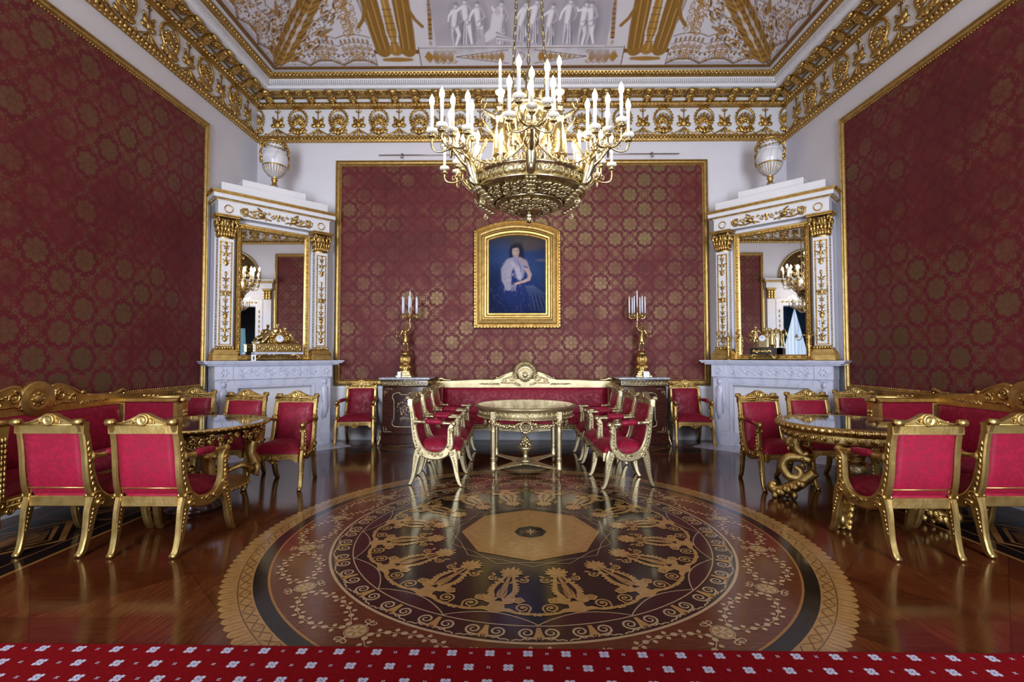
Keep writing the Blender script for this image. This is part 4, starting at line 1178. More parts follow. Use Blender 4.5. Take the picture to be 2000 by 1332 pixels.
def putc(src,x,y,rz,label,used=set()):
    if src.name not in used:
        used.add(src.name);src.location=(x,y,0);src.rotation_euler=(0,0,rz);src['label']=label;return src
    return dup(src,(x,y,0),rz,label)
# left group (origin = middle between front and rear feet)
putc(ch_g,-2.60,3.665,PI,'gilt armchair seen from behind, right one of the pair at left')
putc(ch_g,-3.27,3.675,PI,'gilt armchair seen from behind, left one of the pair at left')
putc(ch_g,-2.55,5.33,0,'gilt armchair facing us at the right end of the left black-topped table')
putc(ch_g,-3.26,5.55,0,'gilt armchair in front of the left fireplace, half hidden behind the black table top')
putc(ch_g,-4.10,5.92,.12,'gilt armchair at far left, mostly hidden behind the end of the left sofa')
# right group
putc(ch_g,2.825,3.645,PI,'gilt armchair seen from behind at right, the whole of its red back showing')
putc(ch_g,3.52,3.70,PI,'gilt armchair seen from behind, cut by the right edge of the photo')
putc(ch_g,2.84,5.36,.10,'gilt armchair at the left end of the right gilded table, facing us')
putc(ch_g,3.50,5.56,.0,'gilt armchair in front of the right fireplace, half hidden behind the table top')
putc(ch_g,4.28,5.90,-.12,'gilt armchair at far right, mostly hidden behind the end of the right sofa')
# against the back wall
putc(ch_g,-2.56,7.82,.10,'gilt armchair by the back wall between left fireplace and left cabinet')
putc(ch_g,2.80,7.80,-.04,'gilt armchair by the back wall between right fireplace and right cabinet')
# centre group
for k,(x,y,rz) in enumerate(((-.87,5.515,PI/2-.0),(-.87,6.20,PI/2),(-.88,6.88,PI/2))):
    putc(ch_p,x,y,rz,['pale gilt armchair nearest us on the left side of the central table','middle pale gilt armchair on the left side of the central table','pale gilt armchair next to the central sofa on the left side'][k])
for k,(x,y,rz) in enumerate(((1.17,5.43,-PI/2+.08),(1.155,6.06,-PI/2+.04),(1.13,6.80,-PI/2))):
    putc(ch_p,x,y,rz,['pale gilt armchair nearest us on the right side of the central table','middle pale gilt armchair on the right side of the central table','pale gilt armchair next to the central sofa on the right side'][k])
# ------------------------------------------------------------------ sofas
def sofa(label,L,D,loc,rz,G,GC,shell,group,red='crimson'):
    t=thing('sofa',label,'sofa',loc,rz,group)
    h=L/2;yb=D/2;yf=-D/2
    # seat
    m=MB();nx,ny=25,9;V=[]
    for lay in (0,1):
        for j in range(ny):
            for i in range(nx):
                q=i/(nx-1)*2-1;r=j/(ny-1)*2-1;e=max(abs(q)**6,abs(r)**4)
                V.append((q*(h-.05),yf+.05+(r+1)/2*(D-.12),.475-.07*e if lay==0 else .335))
    n=nx*ny;F=[]
    for j in range(ny-1):
        for i in range(nx-1):
            a=j*nx+i;F.append((a,a+1,a+nx+1,a+nx));F.append((n+a+1,n+a,n+a+nx,n+a+nx+1))
    bd=[i for i in range(nx)]+[j*nx+nx-1 for j in range(1,ny)]+[(ny-1)*nx+i for i in range(nx-2,-1,-1)]+[j*nx for j in range(ny-2,0,-1)]
    for k in range(len(bd)): a,b_=bd[k],bd[(k+1)%len(bd)];F.append((b_,a,n+a,n+b_))
    m.add(V,F,red,True);m.build('seat',t)
    # back
    m=MB();nx,nz=25,9;V=[]
    for fb in (0,1):
        for j in range(nz):
            z=.42+j/(nz-1)*.475
            for i in range(nx):
                q=i/(nx-1)*2-1;r=j/(nz-1)*2-1;pf=max((1-q**6)*(1-r**4),0)
                V.append((q*(h-.02),yb-.115+.07*(j/(nz-1))-.03*pf if fb==0 else yb-.02,z))
    n=nx*nz;F=[]
    for j in range(nz-1):
        for i in range(nx-1):
            a=j*nx+i;F.append((a,a+1,a+nx+1,a+nx));F.append((n+a+1,n+a,n+a+nx,n+a+nx+1))
    bd=[i for i in range(nx)]+[j*nx+nx-1 for j in range(1,nz)]+[(nz-1)*nx+i for i in range(nx-2,-1,-1)]+[j*nx for j in range(nz-2,0,-1)]
    for k in range(len(bd)): a,b_=bd[k],bd[(k+1)%len(bd)];F.append((b_,a,n+a,n+b_))
    m.add(V,F,red,True);m.build('backrest',t)
    # crest
    m=MB();zb=.885;zc=1.05 if not shell else 1.07;wl=.46
    up=[(h,.985),(h-.06,.990),(h*.62,1.000),(wl+.06,1.012),(wl,1.035),(wl-.04,1.03),(wl-.08,1.055),(.30,1.105),(.22,1.135),(.14,1.125),(.10,1.08)]
    P=[(-h,zb),(h,zb)]+up+[(-a,b_) for a,b_ in up[::-1]]
    m.extr(P,yb-.055,yb+.0,G)
    y=yb-.058
    for s in (-1,1):
        m.tube(x3([(s*(h-.01),.985),(s*h*.62,1.0),(s*(wl+.05),1.012)],yb-.03),.022,G,8)
        m.tube(x3(crv([(s*wl,1.028),(s*.36,1.085),(s*.22,1.135),(s*.14,1.125)],5),yb-.04),.016,G,8)
        m.sph((s*(wl+.01),yb-.04,1.045),(.030,.028,.026),GC,8,6)
        m.tube(np.stack([*spiral(s*.215,1.045,.062,.010,PI/2,s*1.6,30).T],-1)@np.array([[1,0,0],[0,0,1]])+np.array([0,y,0]),[.016,.010],GC,6)
        m.tube(x3(spiral(s*.34,1.0,.042,.008,PI/2,-s*1.5,24),y),[.012,.008],GC,6)
        m.tube(x3(crv([(s*.16,.95),(s*.22,.965),(s*.30,.96),(s*.40,.965)],4),y),.012,GC,6)
        for k in range(7): m.sph((s*(.13+.035*k),y,1.10-.012*k),(.020,.010,.015),GC,5,4)
        for k in range(14): m.sph((s*(.44+.021*k),y,.945+(.010 if k%2 else -.010)),(.018,.008,.011-.0005*k),GC,5,4)
        m.tube(x3([(s*.42,.945),(s*.76,.945)],y),.006,GC,5)
        for q in range(3): m.tube(x3(spiral(s*(.10+.03*q),.935+.01*q,.026,.006,0,s*1.2,12),y),[.010,.006],GC,5)
        # eared ends
        m.tube(x3(crv([(s*(h-.16),1.012),(s*(h-.07),1.012),(s*(h-.0),1.035),(s*(h+.035),1.02),(s*(h+.03),.985)],5),yb-.03),[.010,.020,.026,.022,.014],GC,8)
    m.build('crest_rail',t)
    m=MB();zc=1.015 if not shell else 1.09
    T=TR(0,yb-.05,zc,rx=PI/2)
    R=.165 if not shell else .115
    m.lathe([(0,.022),(.03,.026),(.036,.014),(R*.5,.016),(R*.62,.022),(R*.68,.014),(R*.92,.020),(R,.012),(R,-.05),(0,-.05)],G,36,T)
    for k in range(8): m.sph((.055*math.cos(k*PI/4),yb-.068,zc+.055*math.sin(k*PI/4)),(.014,.008,.014),GC,6,4)
    for k in range(36 if shell else 0):
        a=-.55+k*(PI+1.1)/35;c,s_=math.cos(a),math.sin(a)
        m.tube([(c*.118,yb-.055,zc+.02+s_*.118),(c*.155,yb-.072,zc+.03+s_*.155),(c*.200,yb-.060,zc+.045+s_*.195)],[.004,.009,.011],GC,5)
    if shell:
        a=np.linspace(-.6,PI+.6,30);m.extr(np.stack([.19*np.cos(a),zc+.04+.185*np.sin(a)],-1),yb-.055,yb-.01,G)
    m.build('medallion',t)
    # arms with a framed panel and a carved front pillar
    for s in (-1,1):
        m=MB();x0,x1=sorted((s*(h-.05),s*(h+.03)));xm=(x0+x1)/2
        m.box(x0,x1,yf+.03,yb-.02,.90,.95,G,ch=.008);m.box(x0,x1,yf+.03,yb-.02,.30,.375,G,ch=.008)
        m.tube([(xm,yf+.05,.955),(xm,yb-.1,.955)],.020,G,8)
        for k in range(4): m.sph((xm,0+(k-1.5)*.05,.972),(.02,.024,.016),GC,6,5)
        m.box(x0+.01,x1-.01,yf+.05,yf+.105,.375,.90,G,ch=.006);m.box(x0+.01,x1-.01,yb-.10,yb-.045,.375,.90,G,ch=.006)
        # front pillar
        P=crv([(x0-.004,.30),(x0-.002,.42),(x0+.012,.55),(x0+.004,.75),(x0-.008,.88),(x0-.012,.93),(x1+.012,.93),(x1+.008,.88),(x1-.004,.75),(x1-.012,.55),(x1+.002,.42),(x1+.004,.30)],3)
        m.extr(P[::-1] if False else P,yf-.015,yf+.05,G)
        for k in range(11):
            for q in (-1,0,1): m.sph((xm+q*.022,yf-.018,.40+k*.040),(.013,.010,.026),GC,5,4)
        m.tube([(x0-.02,yf,.925),(x1+.02,yf,.925)],.030,GC,10)
        m.tube(x3(spiral(xm,.345,.032,.008,0,1.5,18),yf-.02),[.010,.006],GC,5)
        arm=m.build('arm',t)
        m=MB();m.box(x0+.022,x1-.022,yf+.10,yb-.09,.37,.905,red,ch=.012);m.build('arm_panel',arm)
    # front rail
    m=MB();n=13;zc2=lambda q:.262+.035*math.sin(PI*((q*2)%1.0))
    bot=[(q*(2*h)-h,zc2(q)) for q in np.linspace(0,.9999,33)]
    m.extr(bot+[(h,.375),(-h,.375)],yf+.0,yf+.05,G)
    for z in (.362,.322): m.tube([(-h,yf-.002,z),(h,yf-.002,z)],.008,G,6)
    k=int(2*h/.045)
    for i in range(k): m.sph((-h+(i+.5)*2*h/k,yf-.004,.342),(.017,.010,.012),GC,5,4)
    for s in (-1,1):
        for q in range(3): m.tube(x3(spiral(s*(h-.09-.09*q),.290+.008*q,.030-.006*q,.006,0,s*1.3,14),yf-.004),[.010,.006],GC,5)
    m.build('seat_rail',t)
    for s in (-1,1):
        for y,fr in ((yf+.035,1),(yb-.06,0)):
            m=MB();xm=s*(h-.01)
            if fr:
                m.lathe([(.050,.30),(.052,.27),(.040,.26),(.044,.2),(.036,.10),(.030,.06),(.042,.05),(.045,.0),(0,0)],G,4,TR(xm,y,0,rz=PI/4),smooth=False)
                for q in range(4): m.sph((xm,y-.032,.10+q*.035),(.018,.010,.022),GC,5,4)
            else: m.bar([(y,.34),(y+.01,.2),(y+.03,.06),(y+.045,.0)],[.06,.05,.04,.035],.05,G,TR(xm,0,0))
            m.build('leg',t)
    return t
sofa('long central sofa with a pale gilt shell crest against the back wall',2.80,.80,(.155,7.66,0),0,'gold_pale','gold_pale_carved',True,'crimson sofas')
sofa('gilt sofa with a round crest disc along the left wall',1.92,.74,(-4.03,4.36,0),PI/2,'gold','gold_carved',False,'crimson sofas')
sofa('gilt sofa with a round crest disc along the right wall',1.92,.74,(4.22,4.32,0),-PI/2,'gold','gold_carved',False,'crimson sofas')
# ------------------------------------------------------------------ central table
def swag(mb,A,B,drop,mat,n=26,r=.022):
    A,B=np.array(A,float),np.array(B,float)
    for k in range(n):
        q=(k+.5)/n;p=A+(B-A)*q;p[2]-=drop*4*q*(1-q)*(.9+.1*math.sin(k));rr=r*(.75+.6*math.sin(PI*q))
        for _ in range(2):
            mb.sph(p+np.array([rnd.uniform(-.4,.4),rnd.uniform(-.4,.4),rnd.uniform(-.5,.5)])*rr,rr*rnd.uniform(.45,.75),mat,6,4)
t=thing('centre_table','round gilt table with a pale veined top in front of the central sofa','table',(.12,6.03,0))
m=MB();m.lathe([(0,.808),(.585,.808),(.60,.812),(.622,.806),(.626,.795),(.612,.780),(.60,.776),(0,.776)],'gold_pale',72);
m.disc(.585,.8095,'marble_gold',72);m.build('tabletop',t)
m=MB();m.lathe([(.585,.776),(.575,.765),(.575,.69),(.588,.685),(.590,.672),(.575,.668),(.55,.668)],'gold_pale',72)
for k in range(56):
    a=2*PI*k/56;T=TR(.578*math.cos(a),.578*math.sin(a),.728,rz=a+PI/2)
    m.tube(x3([(.022*math.cos(q),.022*math.sin(q)) for q in np.linspace(0,2*PI,11)[:-1]]),.006,'gold_pale_carved',5,closed=True,T=T);m.sph((0,0,0),.010,'gold_pale_carved',5,4,T=T)
for k in range(90):
    a=2*PI*k/90;m.sph((.592*math.cos(a),.592*math.sin(a),.68),.010,'gold_pale_carved',5,4)
m.build('apron',t)
LP=[(sx_*.38,sy_*.42) for sx_ in (-1,1) for sy_ in (-1,1)]
for x,y in LP:
    m=MB()
    m.lathe([(.0,.70),(.030,.70),(.034,.66),(.046,.64),(.040,.60),(.026,.56),(.034,.545),(.034,.53)],'gold_pale_carved',16,TR(x,y,0))
    m.lathe([(.032,.53),(.029,.30),(.026,.235)],'gold_pale',20,TR(x,y,0),lobes=20,amp=.16)
    m.lathe([(.034,.235),(.036,.215),(.028,.20),(.036,.17),(.032,.13),(.040,.115),(.040,.085),(.026,.07),(.024,.045),(.018,.02),(.014,0),(0,0)],'gold_pale_carved',16,TR(x,y,0))
    m.box(x-.035,x+.035,y-.035,y+.035,.66,.765,'gold_pale',ch=.005)
    m.build('leg',t)
m=MB()
for x,y in LP:
    a=math.atan2(y,x);L=math.hypot(x,y)
    P=[(L*q,(.13*(1-q)**2+.032)*s) for s in (1,) for q in np.linspace(.05,1,12)]
    poly=[(L*q,(.09*(1-q)**2+.026)) for q in np.linspace(.03,1,12)]+[(L*q,-(.09*(1-q)**2+.026)) for q in np.linspace(1,.03,12)]
    V=[(u,v,.108) for u,v in poly]+[(u,v,.085) for u,v in poly];n=24
    m.add(V,[tuple(range(n-1,-1,-1)),tuple(range(n,2*n))]+[(i,(i+1)%n,n+(i+1)%n,n+i) for i in range(n)],'gold_pale',False,TR(rz=a))
    for s in (-1,1):
        for q in np.linspace(.1,.95,22): m.sph((L*q,s*(.09*(1-q)**2+.026),.096),.009,'gold_pale_carved',5,4,T=TR(rz=a))
m.lathe([(0,.112),(.12,.112),(.125,.10),(.12,.083),(0,.083)],'gold_pale',32)
m.build('stretcher',t)
m=MB();m.lathe([(.085,.112),(.085,.125),(.05,.135),(.032,.16),(.030,.20),(.045,.215),(.05,.225),(.085,.245),(.098,.265),(.098,.28),(.085,.29),(.06,.295),(0,.295)],'gold_pale',28)
for k in range(26):
    z=.295+.11*(k/26);r=.058*(1-(k/26)**1.6);a=k*2.4;m.sph((r*math.cos(a),r*math.sin(a),z),.022,'gold_pale_carved',6,5)
m.build('urn',t)
for k in range(4):
    A=[(LP[0],LP[2]),(LP[2],LP[3]),(LP[3],LP[1]),(LP[1],LP[0])][k]
    a=np.array(A[0])*1.22;b2=np.array(A[1])*1.22;mid=(a+b2)/2*1.12
    m=MB()
    p0=(*(a*.92+mid*.08),.668);pm_=(*(mid*.95),.668);p1=(*(b2*.92+mid*.08),.668)
    swag(m,p0,pm_,.075,'gold_pale_carved',22);swag(m,pm_,p1,.075,'gold_pale_carved',22)
    wz=.60;tan=(b2-a)/np.linalg.norm(b2-a)
    for q in np.linspace(0,2*PI,17)[:-1]:
        c=mid*.95+tan*.062*math.cos(q);
        for _ in range(2): m.sph((c[0]+rnd.uniform(-.01,.01),c[1]+rnd.uniform(-.01,.01),wz+.065*math.sin(q)),.020*rnd.uniform(.7,1.1),'gold_pale_carved',6,4)
    m.build('garland',t)
# ------------------------------------------------------------------ side tables
def oval(rx,ry,n=72): return [(rx*math.cos(a),ry*math.sin(a)) for a in np.linspace(0,2*PI,n,endpoint=False)]
def side_table(label,loc,rx,ry,zt,thick,caryatid):
    t=thing('side_table',label,'table',loc,0)
    S=TR(s=(1,ry/rx,1))
    G,GC='gold','gold_carved'
    m=MB()
    if thick: pf=[(rx-.085,zt-.006),(rx-.07,zt),(rx-.045,zt+.004),(rx-.015,zt-.004),(rx,zt-.022),(rx-.006,zt-.040),(rx-.03,zt-.058),(rx-.055,zt-.062),(0,zt-.062)]
    else: pf=[(rx-.030,zt-.002),(rx-.02,zt+.003),(rx-.004,zt),(rx,zt-.012),(rx-.010,zt-.028),(rx-.03,zt-.032),(0,zt-.032)]
    m.lathe(pf,G,80,S)
    k=70
    for i in range(k):
        a=2*PI*i/k
        if thick: m.sph((0,0,0),(.034,.022,.026),GC,6,5,T=S@TR((rx-.012)*math.cos(a),(rx-.012)*math.sin(a),zt-.026,rz=a+PI/2))
        else: m.sph(((rx-.006)*math.cos(a),(rx-.006)*math.sin(a)*ry/rx,zt-.018),(.016,.016,.010),GC,5,4)
    top=m.build('tabletop',t)
    m=MB();m.lathe([(0,zt+.0005),(rx-(.07 if thick else .022),zt+.0005)],'table_black',80,S,smooth=False);m.build('black_top',top)
    m=MB();r1=rx-(.06 if thick else .05);z1=zt-.032-(.03 if thick else 0)
    if thick:
        m.lathe([(r1,z1),(r1+.01,z1-.01),(r1-.01,z1-.06),(r1-.005,z1-.075),(r1-.04,z1-.085),(0,z1-.085)],G,72,S)
        for i in range(40):
            a=2*PI*i/40
            for q in (-1,0,1): m.sph((0,0,0),(.010,.010,.026),GC,5,4,T=S@TR((r1+.004)*math.cos(a),(r1+.004)*math.sin(a),z1-.038,rz=a+PI/2)@TR(q*.018,0,0,ry=-q*.5))
    else:
        m.lathe([(r1,z1),(r1-.03,z1-.03),(r1-.06,z1-.035),(0,z1-.035)],'bronze_dark',72,S)
        for i in range(48):
            a=2*PI*i/48;cc_=(r1-.01)
            P=spiral(0,-.05-.02*(i%3),.028,.006,PI/2,1.3 if i%2 else -1.3,12);m.tube(x3(P),[.010,.005],'gold_carved',5,T=S@TR(cc_*math.cos(a),cc_*math.sin(a),z1,rz=a+PI/2))
            m.sph((0,0,0),(.03,.012,.02),'gold_carved',5,4,T=S@TR(cc_*math.cos(a),cc_*math.sin(a),z1-.03-.03*(i%2),rz=a+PI/2,ry=i))
    m.build('apron',t)
    na=4
    for i in range(na):
        a=PI/4+i*PI/2 if caryatid else PI*.25+i*PI/2+.06
        m=MB();T=TR(rz=a-PI/2*0)@TR(rz=-PI/2)   # local -y -> outward after this turn
        T=TR(rz=a+PI/2)      # front (-y) of the leg looks outward
        r=rx-.13
        if caryatid:
            # winged half-figure ending in a paw
            m.tube([(0,-r+.04,.26),(0,-r-.02,.30),(0,-r-.03,.36),(0,-r+.01,.44),(0,-r+.01,.52),(0,-r-.01,.58),(0,-r-.0,.625)],[.030,.045,.055,.048,.062,.052,.028],G,10,T=T)
            m.sph((0,-r-.012,.665),(.036,.040,.046),G,10,8,T=T);m.sph((0,-r-.045,.660),(.014,.014,.014),G,6,5,T=T)
            for s in (-1,1):
                m.sph((s*.028,-r-.048,.545),(.024,.022,.024),G,8,6,T=T)
                m.tube([(s*.055,-r,.575),(s*.085,-r-.005,.63),(s*.07,-r-.01,.70)],[.022,.018,.016],G,8,T=T)
                for q in range(4): m.tube([(s*.04,-r+.03,.56),(s*(.08+.03*q),-r+.06,.58+.02*q),(s*(.10+.035*q),-r+.05,.64+.03*q)],[.016,.014,.006],GC,6,T=T)
                m.tube([(s*.03,-r-.02,.34),(s*.05,-r-.04,.29),(s*.045,-r-.01,.24),(s*.05,-r-.05,.235)],[.034,.028,.022,.022],G,8,T=T)
            for q in range(6): m.sph((.03*math.cos(q),-r-.01+.03*math.sin(q),.70),(.022,.02,.018),GC,6,4,T=T)
            m.tube([(0,-r+.03,.30),(0,-r+.10,.34),(0,-r+.22,.30),(0,-r+.34,.34)],[.03,.028,.024,.03],GC,8,T=T)
        else:
            # pierced C and S scrolls on an acanthus foot
            def tb(P,rr,mt=G): m.tube([(0,-y,z) for y,z in P],rr,mt,8,T=T,flat=1.5)
            tb(crv([(r-.30,.66),(r-.16,.64),(r-.06,.60),(r-.04,.52),(r-.10,.455),(r-.15,.47)],6),[.03,.035,.038,.034,.026,.018])
            tb(crv([(r-.04,.62),(r+.02,.58),(r+.02,.535),(r-.015,.535)],5),[.024,.022,.018,.012])
            tb(crv([(r-.17,.40),(r-.07,.42),(r+.03,.40),(r+.075,.32),(r+.03,.23),(r-.05,.22),(r-.08,.28),(r-.03,.33)],6),[.030,.030,.030,.030,.030,.028,.022,.016])
            tb(crv([(r-.20,.30),(r-.08,.18),(r+.03,.10),(r+.11,.065),(r+.175,.085),(r+.165,.125),(r+.14,.12)],6),[.030,.036,.040,.038,.032,.024,.016])
            for q in range(9):
                yy=r-.10+q*.030;zz_=.20-q*.018
                for s in (-1,0,1): m.sph((s*.040,-yy,zz_-.03+.020*(q%2)),(.026,.032,.038),GC,7,6,T=T)
            for q in range(3): m.sph((0,-(r-.02+q*.06),.045),(.03,.03,.045),GC,7,5,T=T)
            for q in range(8): m.sph((.03*(q%3-1),-(r-.12+.02*q),.635-.02*q),(.022,.024,.022),GC,6,4,T=T)
            for q in range(5): m.sph((.025*(q%2*2-1),-(r-.10),.44-.03*q),(.02,.024,.02),GC,6,4,T=T)
        m.build('leg',t)
    m=MB()
    if caryatid:
        m.lathe([(0,.225),(rx-.20,.225),(rx-.165,.218),(rx-.16,.20),(rx-.185,.19),(0,.19)],'gold_matte',64,S);m.lathe([(.26,.19),(.16,.10),(.24,.03),(.24,0),(0,0)],'wood_dark',40,S)
        for i in range(60):
            a=2*PI*i/60;m.sph(((rx-.163)*math.cos(a),(rx-.163)*math.sin(a)*ry/rx,.208),.012,GC,5,4)
    else:
        m.lathe([(0,.22),(.10,.22),(.12,.26),(.09,.34),(.06,.40),(.10,.50),(.16,.62),(.14,.66),(0,.66)],GC,24)
        m.lathe([(.0,.45),(.10,.45),(.13,.40),(.11,.33),(.0,.30)],'gold_pale_carved',20)
    m.build('base' if caryatid else 'central_vase',t)
side_table('round table with a black top, thin gilt edge and gilt figure legs at left',(-2.97,4.48,0),.61,.60,.79,False,True)
side_table('round table with a black top, heavy carved gilt edge and scroll feet at right',(3.07,4.44,0),.63,.60,.80,True,False)
# ------------------------------------------------------------------ small statue bodies (one continuous remeshed surface)
def statue(mb,T,mat,h,J,skirt=None,wings=False):
    # J: joints in units of the height h, (x,y,z); front -y
    g=lambda k: np.array(J[k])*h
    def tb(ks,rs): mb.tube([g(k) for k in ks],[r*h for r in rs],mat,10,T=T)
    tb(('hip','waist','chest','neck'),(.085,.068,.098,.045));tb(('neck','head'),(.032,.035))
    hd=g('head');mb.sph(hd+np.array([0,-.004*h,.02*h]),(.052*h,.060*h,.070*h),mat,12,10,T=T)
    mb.sph(hd+np.array([0,.012*h,.045*h]),(.062*h,.062*h,.050*h),mat,10,8,T=T);mb.sph(hd+np.array([0,-.062*h,.012*h]),(.012*h,.016*h,.016*h),mat,6,5,T=T)
    for s in 'LR':
        x=-1 if s=='L' else 1
        mb.tube([g('chest')+np.array([x*.05*h,0,.03*h]),g('sh'+s),g('el'+s),g('ha'+s)],[.05*h,.043*h,.033*h,.022*h],mat,8,T=T)
        mb.sph(g('ha'+s),(.026*h,.022*h,.03*h),mat,7,6,T=T)
        mb.tube([g('hip')+np.array([x*.04*h,0,0]),g('kn'+s),g('fo'+s)],[.075*h,.052*h,.028*h],mat,9,T=T)
        f=g('fo'+s);mb.tube([f+np.array([0,.02*h,-.005*h]),f+np.array([0,-.08*h,-.012*h])],[.026*h,.018*h],mat,7,T=T)
    if skirt:
        for P,r in skirt: mb.tube([np.array(p)*h for p in P],[q*h for q in r],mat,12,T=T)
    if wings:
        for s in (-1,1):
            for q in range(5): mb.tube([(s*.03*h,.05*h,.80*h),(s*(.14+.03*q)*h,.13*h,(.92-.06*q)*h),(s*(.20+.02*q)*h,.16*h,(.75-.14*q)*h)],[.03*h,.03*h,.008*h],mat,6,T=T)
STAND=dict(hip=(0,0,.50),waist=(.0,0,.60),chest=(.0,-.005,.73),neck=(0,0,.83),head=(0,-.01,.89),shL=(-.11,0,.78),elL=(-.17,-.03,.64),haL=(-.20,-.10,.55),shR=(.11,0,.78),elR=(.19,-.03,.90),haR=(.17,-.06,1.05),
  knL=(-.05,-.05,.27),foL=(-.06,-.0,.02),knR=(.06,.01,.27),foR=(.09,.05,.02))
SK=[([(0,0,.60),(0,0,.48),(-.01,-.01,.30)],(.085,.13,.155))]
SKL=[([(0,0,.60),(0,0,.45),(0,0,.2),(0,.01,.03)],(.08,.115,.13,.15))]
# ------------------------------------------------------------------ cabinets
def cabinet(label,loc):
    t=thing('cabinet',label,'cabinet',loc,0,'dark inlaid cabinets')
    w,d,h=.375,.45,1.065
    m=MB();m.box(-w+.02,w-.02,.02,d,.17,.93,'wood_cabinet',ch=.012)
    for s in (-1,1):     # white stringing on the corners
        for pts in ([(s*.30,.885),(s*.24,.890),(s*.19,.88)],[(s*.325,.86),(s*.320,.78)],[(s*.31,.87),(s*.29,.82),(s*.27,.86)],[(s*.33,.30),(s*.325,.22),(s*.27,.215),(s*.2,.215)],[(s*.31,.25),(s*.28,.24),(s*.30,.29)]):
            m.tube(x3(crv(pts,4),.019),.004,'gold_pale',5)
    body=m.build('body',t)
    m=MB();c=[(-.185,.80),(-.13,.825),(-.075,.825),(-.06,.80),(.06,.80),(.075,.825),(.13,.825),(.185,.80),(.19,.74),(.168,.70),(.168,.42),(.19,.38),(.185,.32),(.12,.295),(-.12,.295),(-.185,.32),(-.19,.38),(-.168,.42),(-.168,.70),(-.19,.74)]
    P=crv(c+c[:1],4)[:-1];m.tube(x3(P,.016),.007,'gold_pale',6,closed=True)
    m.extr(P[::-1],.014,.019,'wood_dark')
    rs=random.Random(4)
    for k in range(70):
        q=rs.uniform(0,6.28);r=rs.uniform(0,1)**.6*.12;x,z=r*math.cos(q),.58+r*1.15*math.sin(q)
        m.sph((x,.0135,z),(rs.uniform(.008,.024),.0015,rs.uniform(.006,.016)),'wood_inlay' if k%3 else 'wood_orange',7,4)
    for k in range(7): m.sph(((k-3)*.022,.0135,.43-.006*abs(k-3)),(.014,.0015,.03),'wood_inlay',7,4)
    m.build('inlaid_panel',t)
    m=MB();m.box(-w,w,.0,d,0.02,.17,'wood_cabinet',ch=.01);m.box(-w-.008,w+.008,-.008,d,.16,.176,'wood_dark',ch=.004)
    P=[(-w,.04)]+[(-w+2*w*q/20,.012+.028*abs(math.sin(PI*q/10*1.5))) for q in range(21)]+[(w,.04),(w,.08),(-w,.08)]
    m.box(-w+.01,w-.01,.02,d,0,.03,'wood_dark')
    m.build('plinth',t)
    m=MB();m.box(-w,w,.0,d,.93,1.035,'wood_dark',ch=.008)
    for z in (.942,1.022): m.tube([(-w,-.002,z),(w,-.002,z)],.006,'gold_pale',6)
    for k in range(13):
        x=-w+.04+k*(2*w-.08)/12
        m.tube(x3([(x+.022*math.cos(q),.982+.022*math.sin(q)) for q in np.linspace(0,2*PI,13)[:-1]],-.003),.005,'gold_pale_carved',5,closed=True);m.sph((x,-.004,.982),.012,'gold_pale_carved',6,5);m.sph((x+.028,-.003,.96),(.012,.006,.012),'gold_pale_carved',5,4)
    m.build('frieze',t)
    m=MB();m.box(-w-.03,w+.03,-.03,d+.0,1.035,1.067,'marble_grey',ch=.010);m.build('marble_top',t)
    m=MB();
    for s in (-1,1):
        m.tube([(s*w,.01,.20),(s*(w+.01),.0,.10),(s*(w+.03),-.02,.03),(s*(w+.02),-.03,.005)],[.012,.016,.018,.012],'gold_pale_carved',6)
        for k in range(5): m.sph((s*w,.0,.22-.03*k),(.014,.010,.018),'gold_pale_carved',5,4)
    m.build('corner_mount',t)
cabinet('dark inlaid cabinet with a grey marble top left of the central sofa',(-1.755,7.60,0))
cabinet('dark inlaid cabinet with a grey marble top right of the central sofa',(2.02,7.60,0))
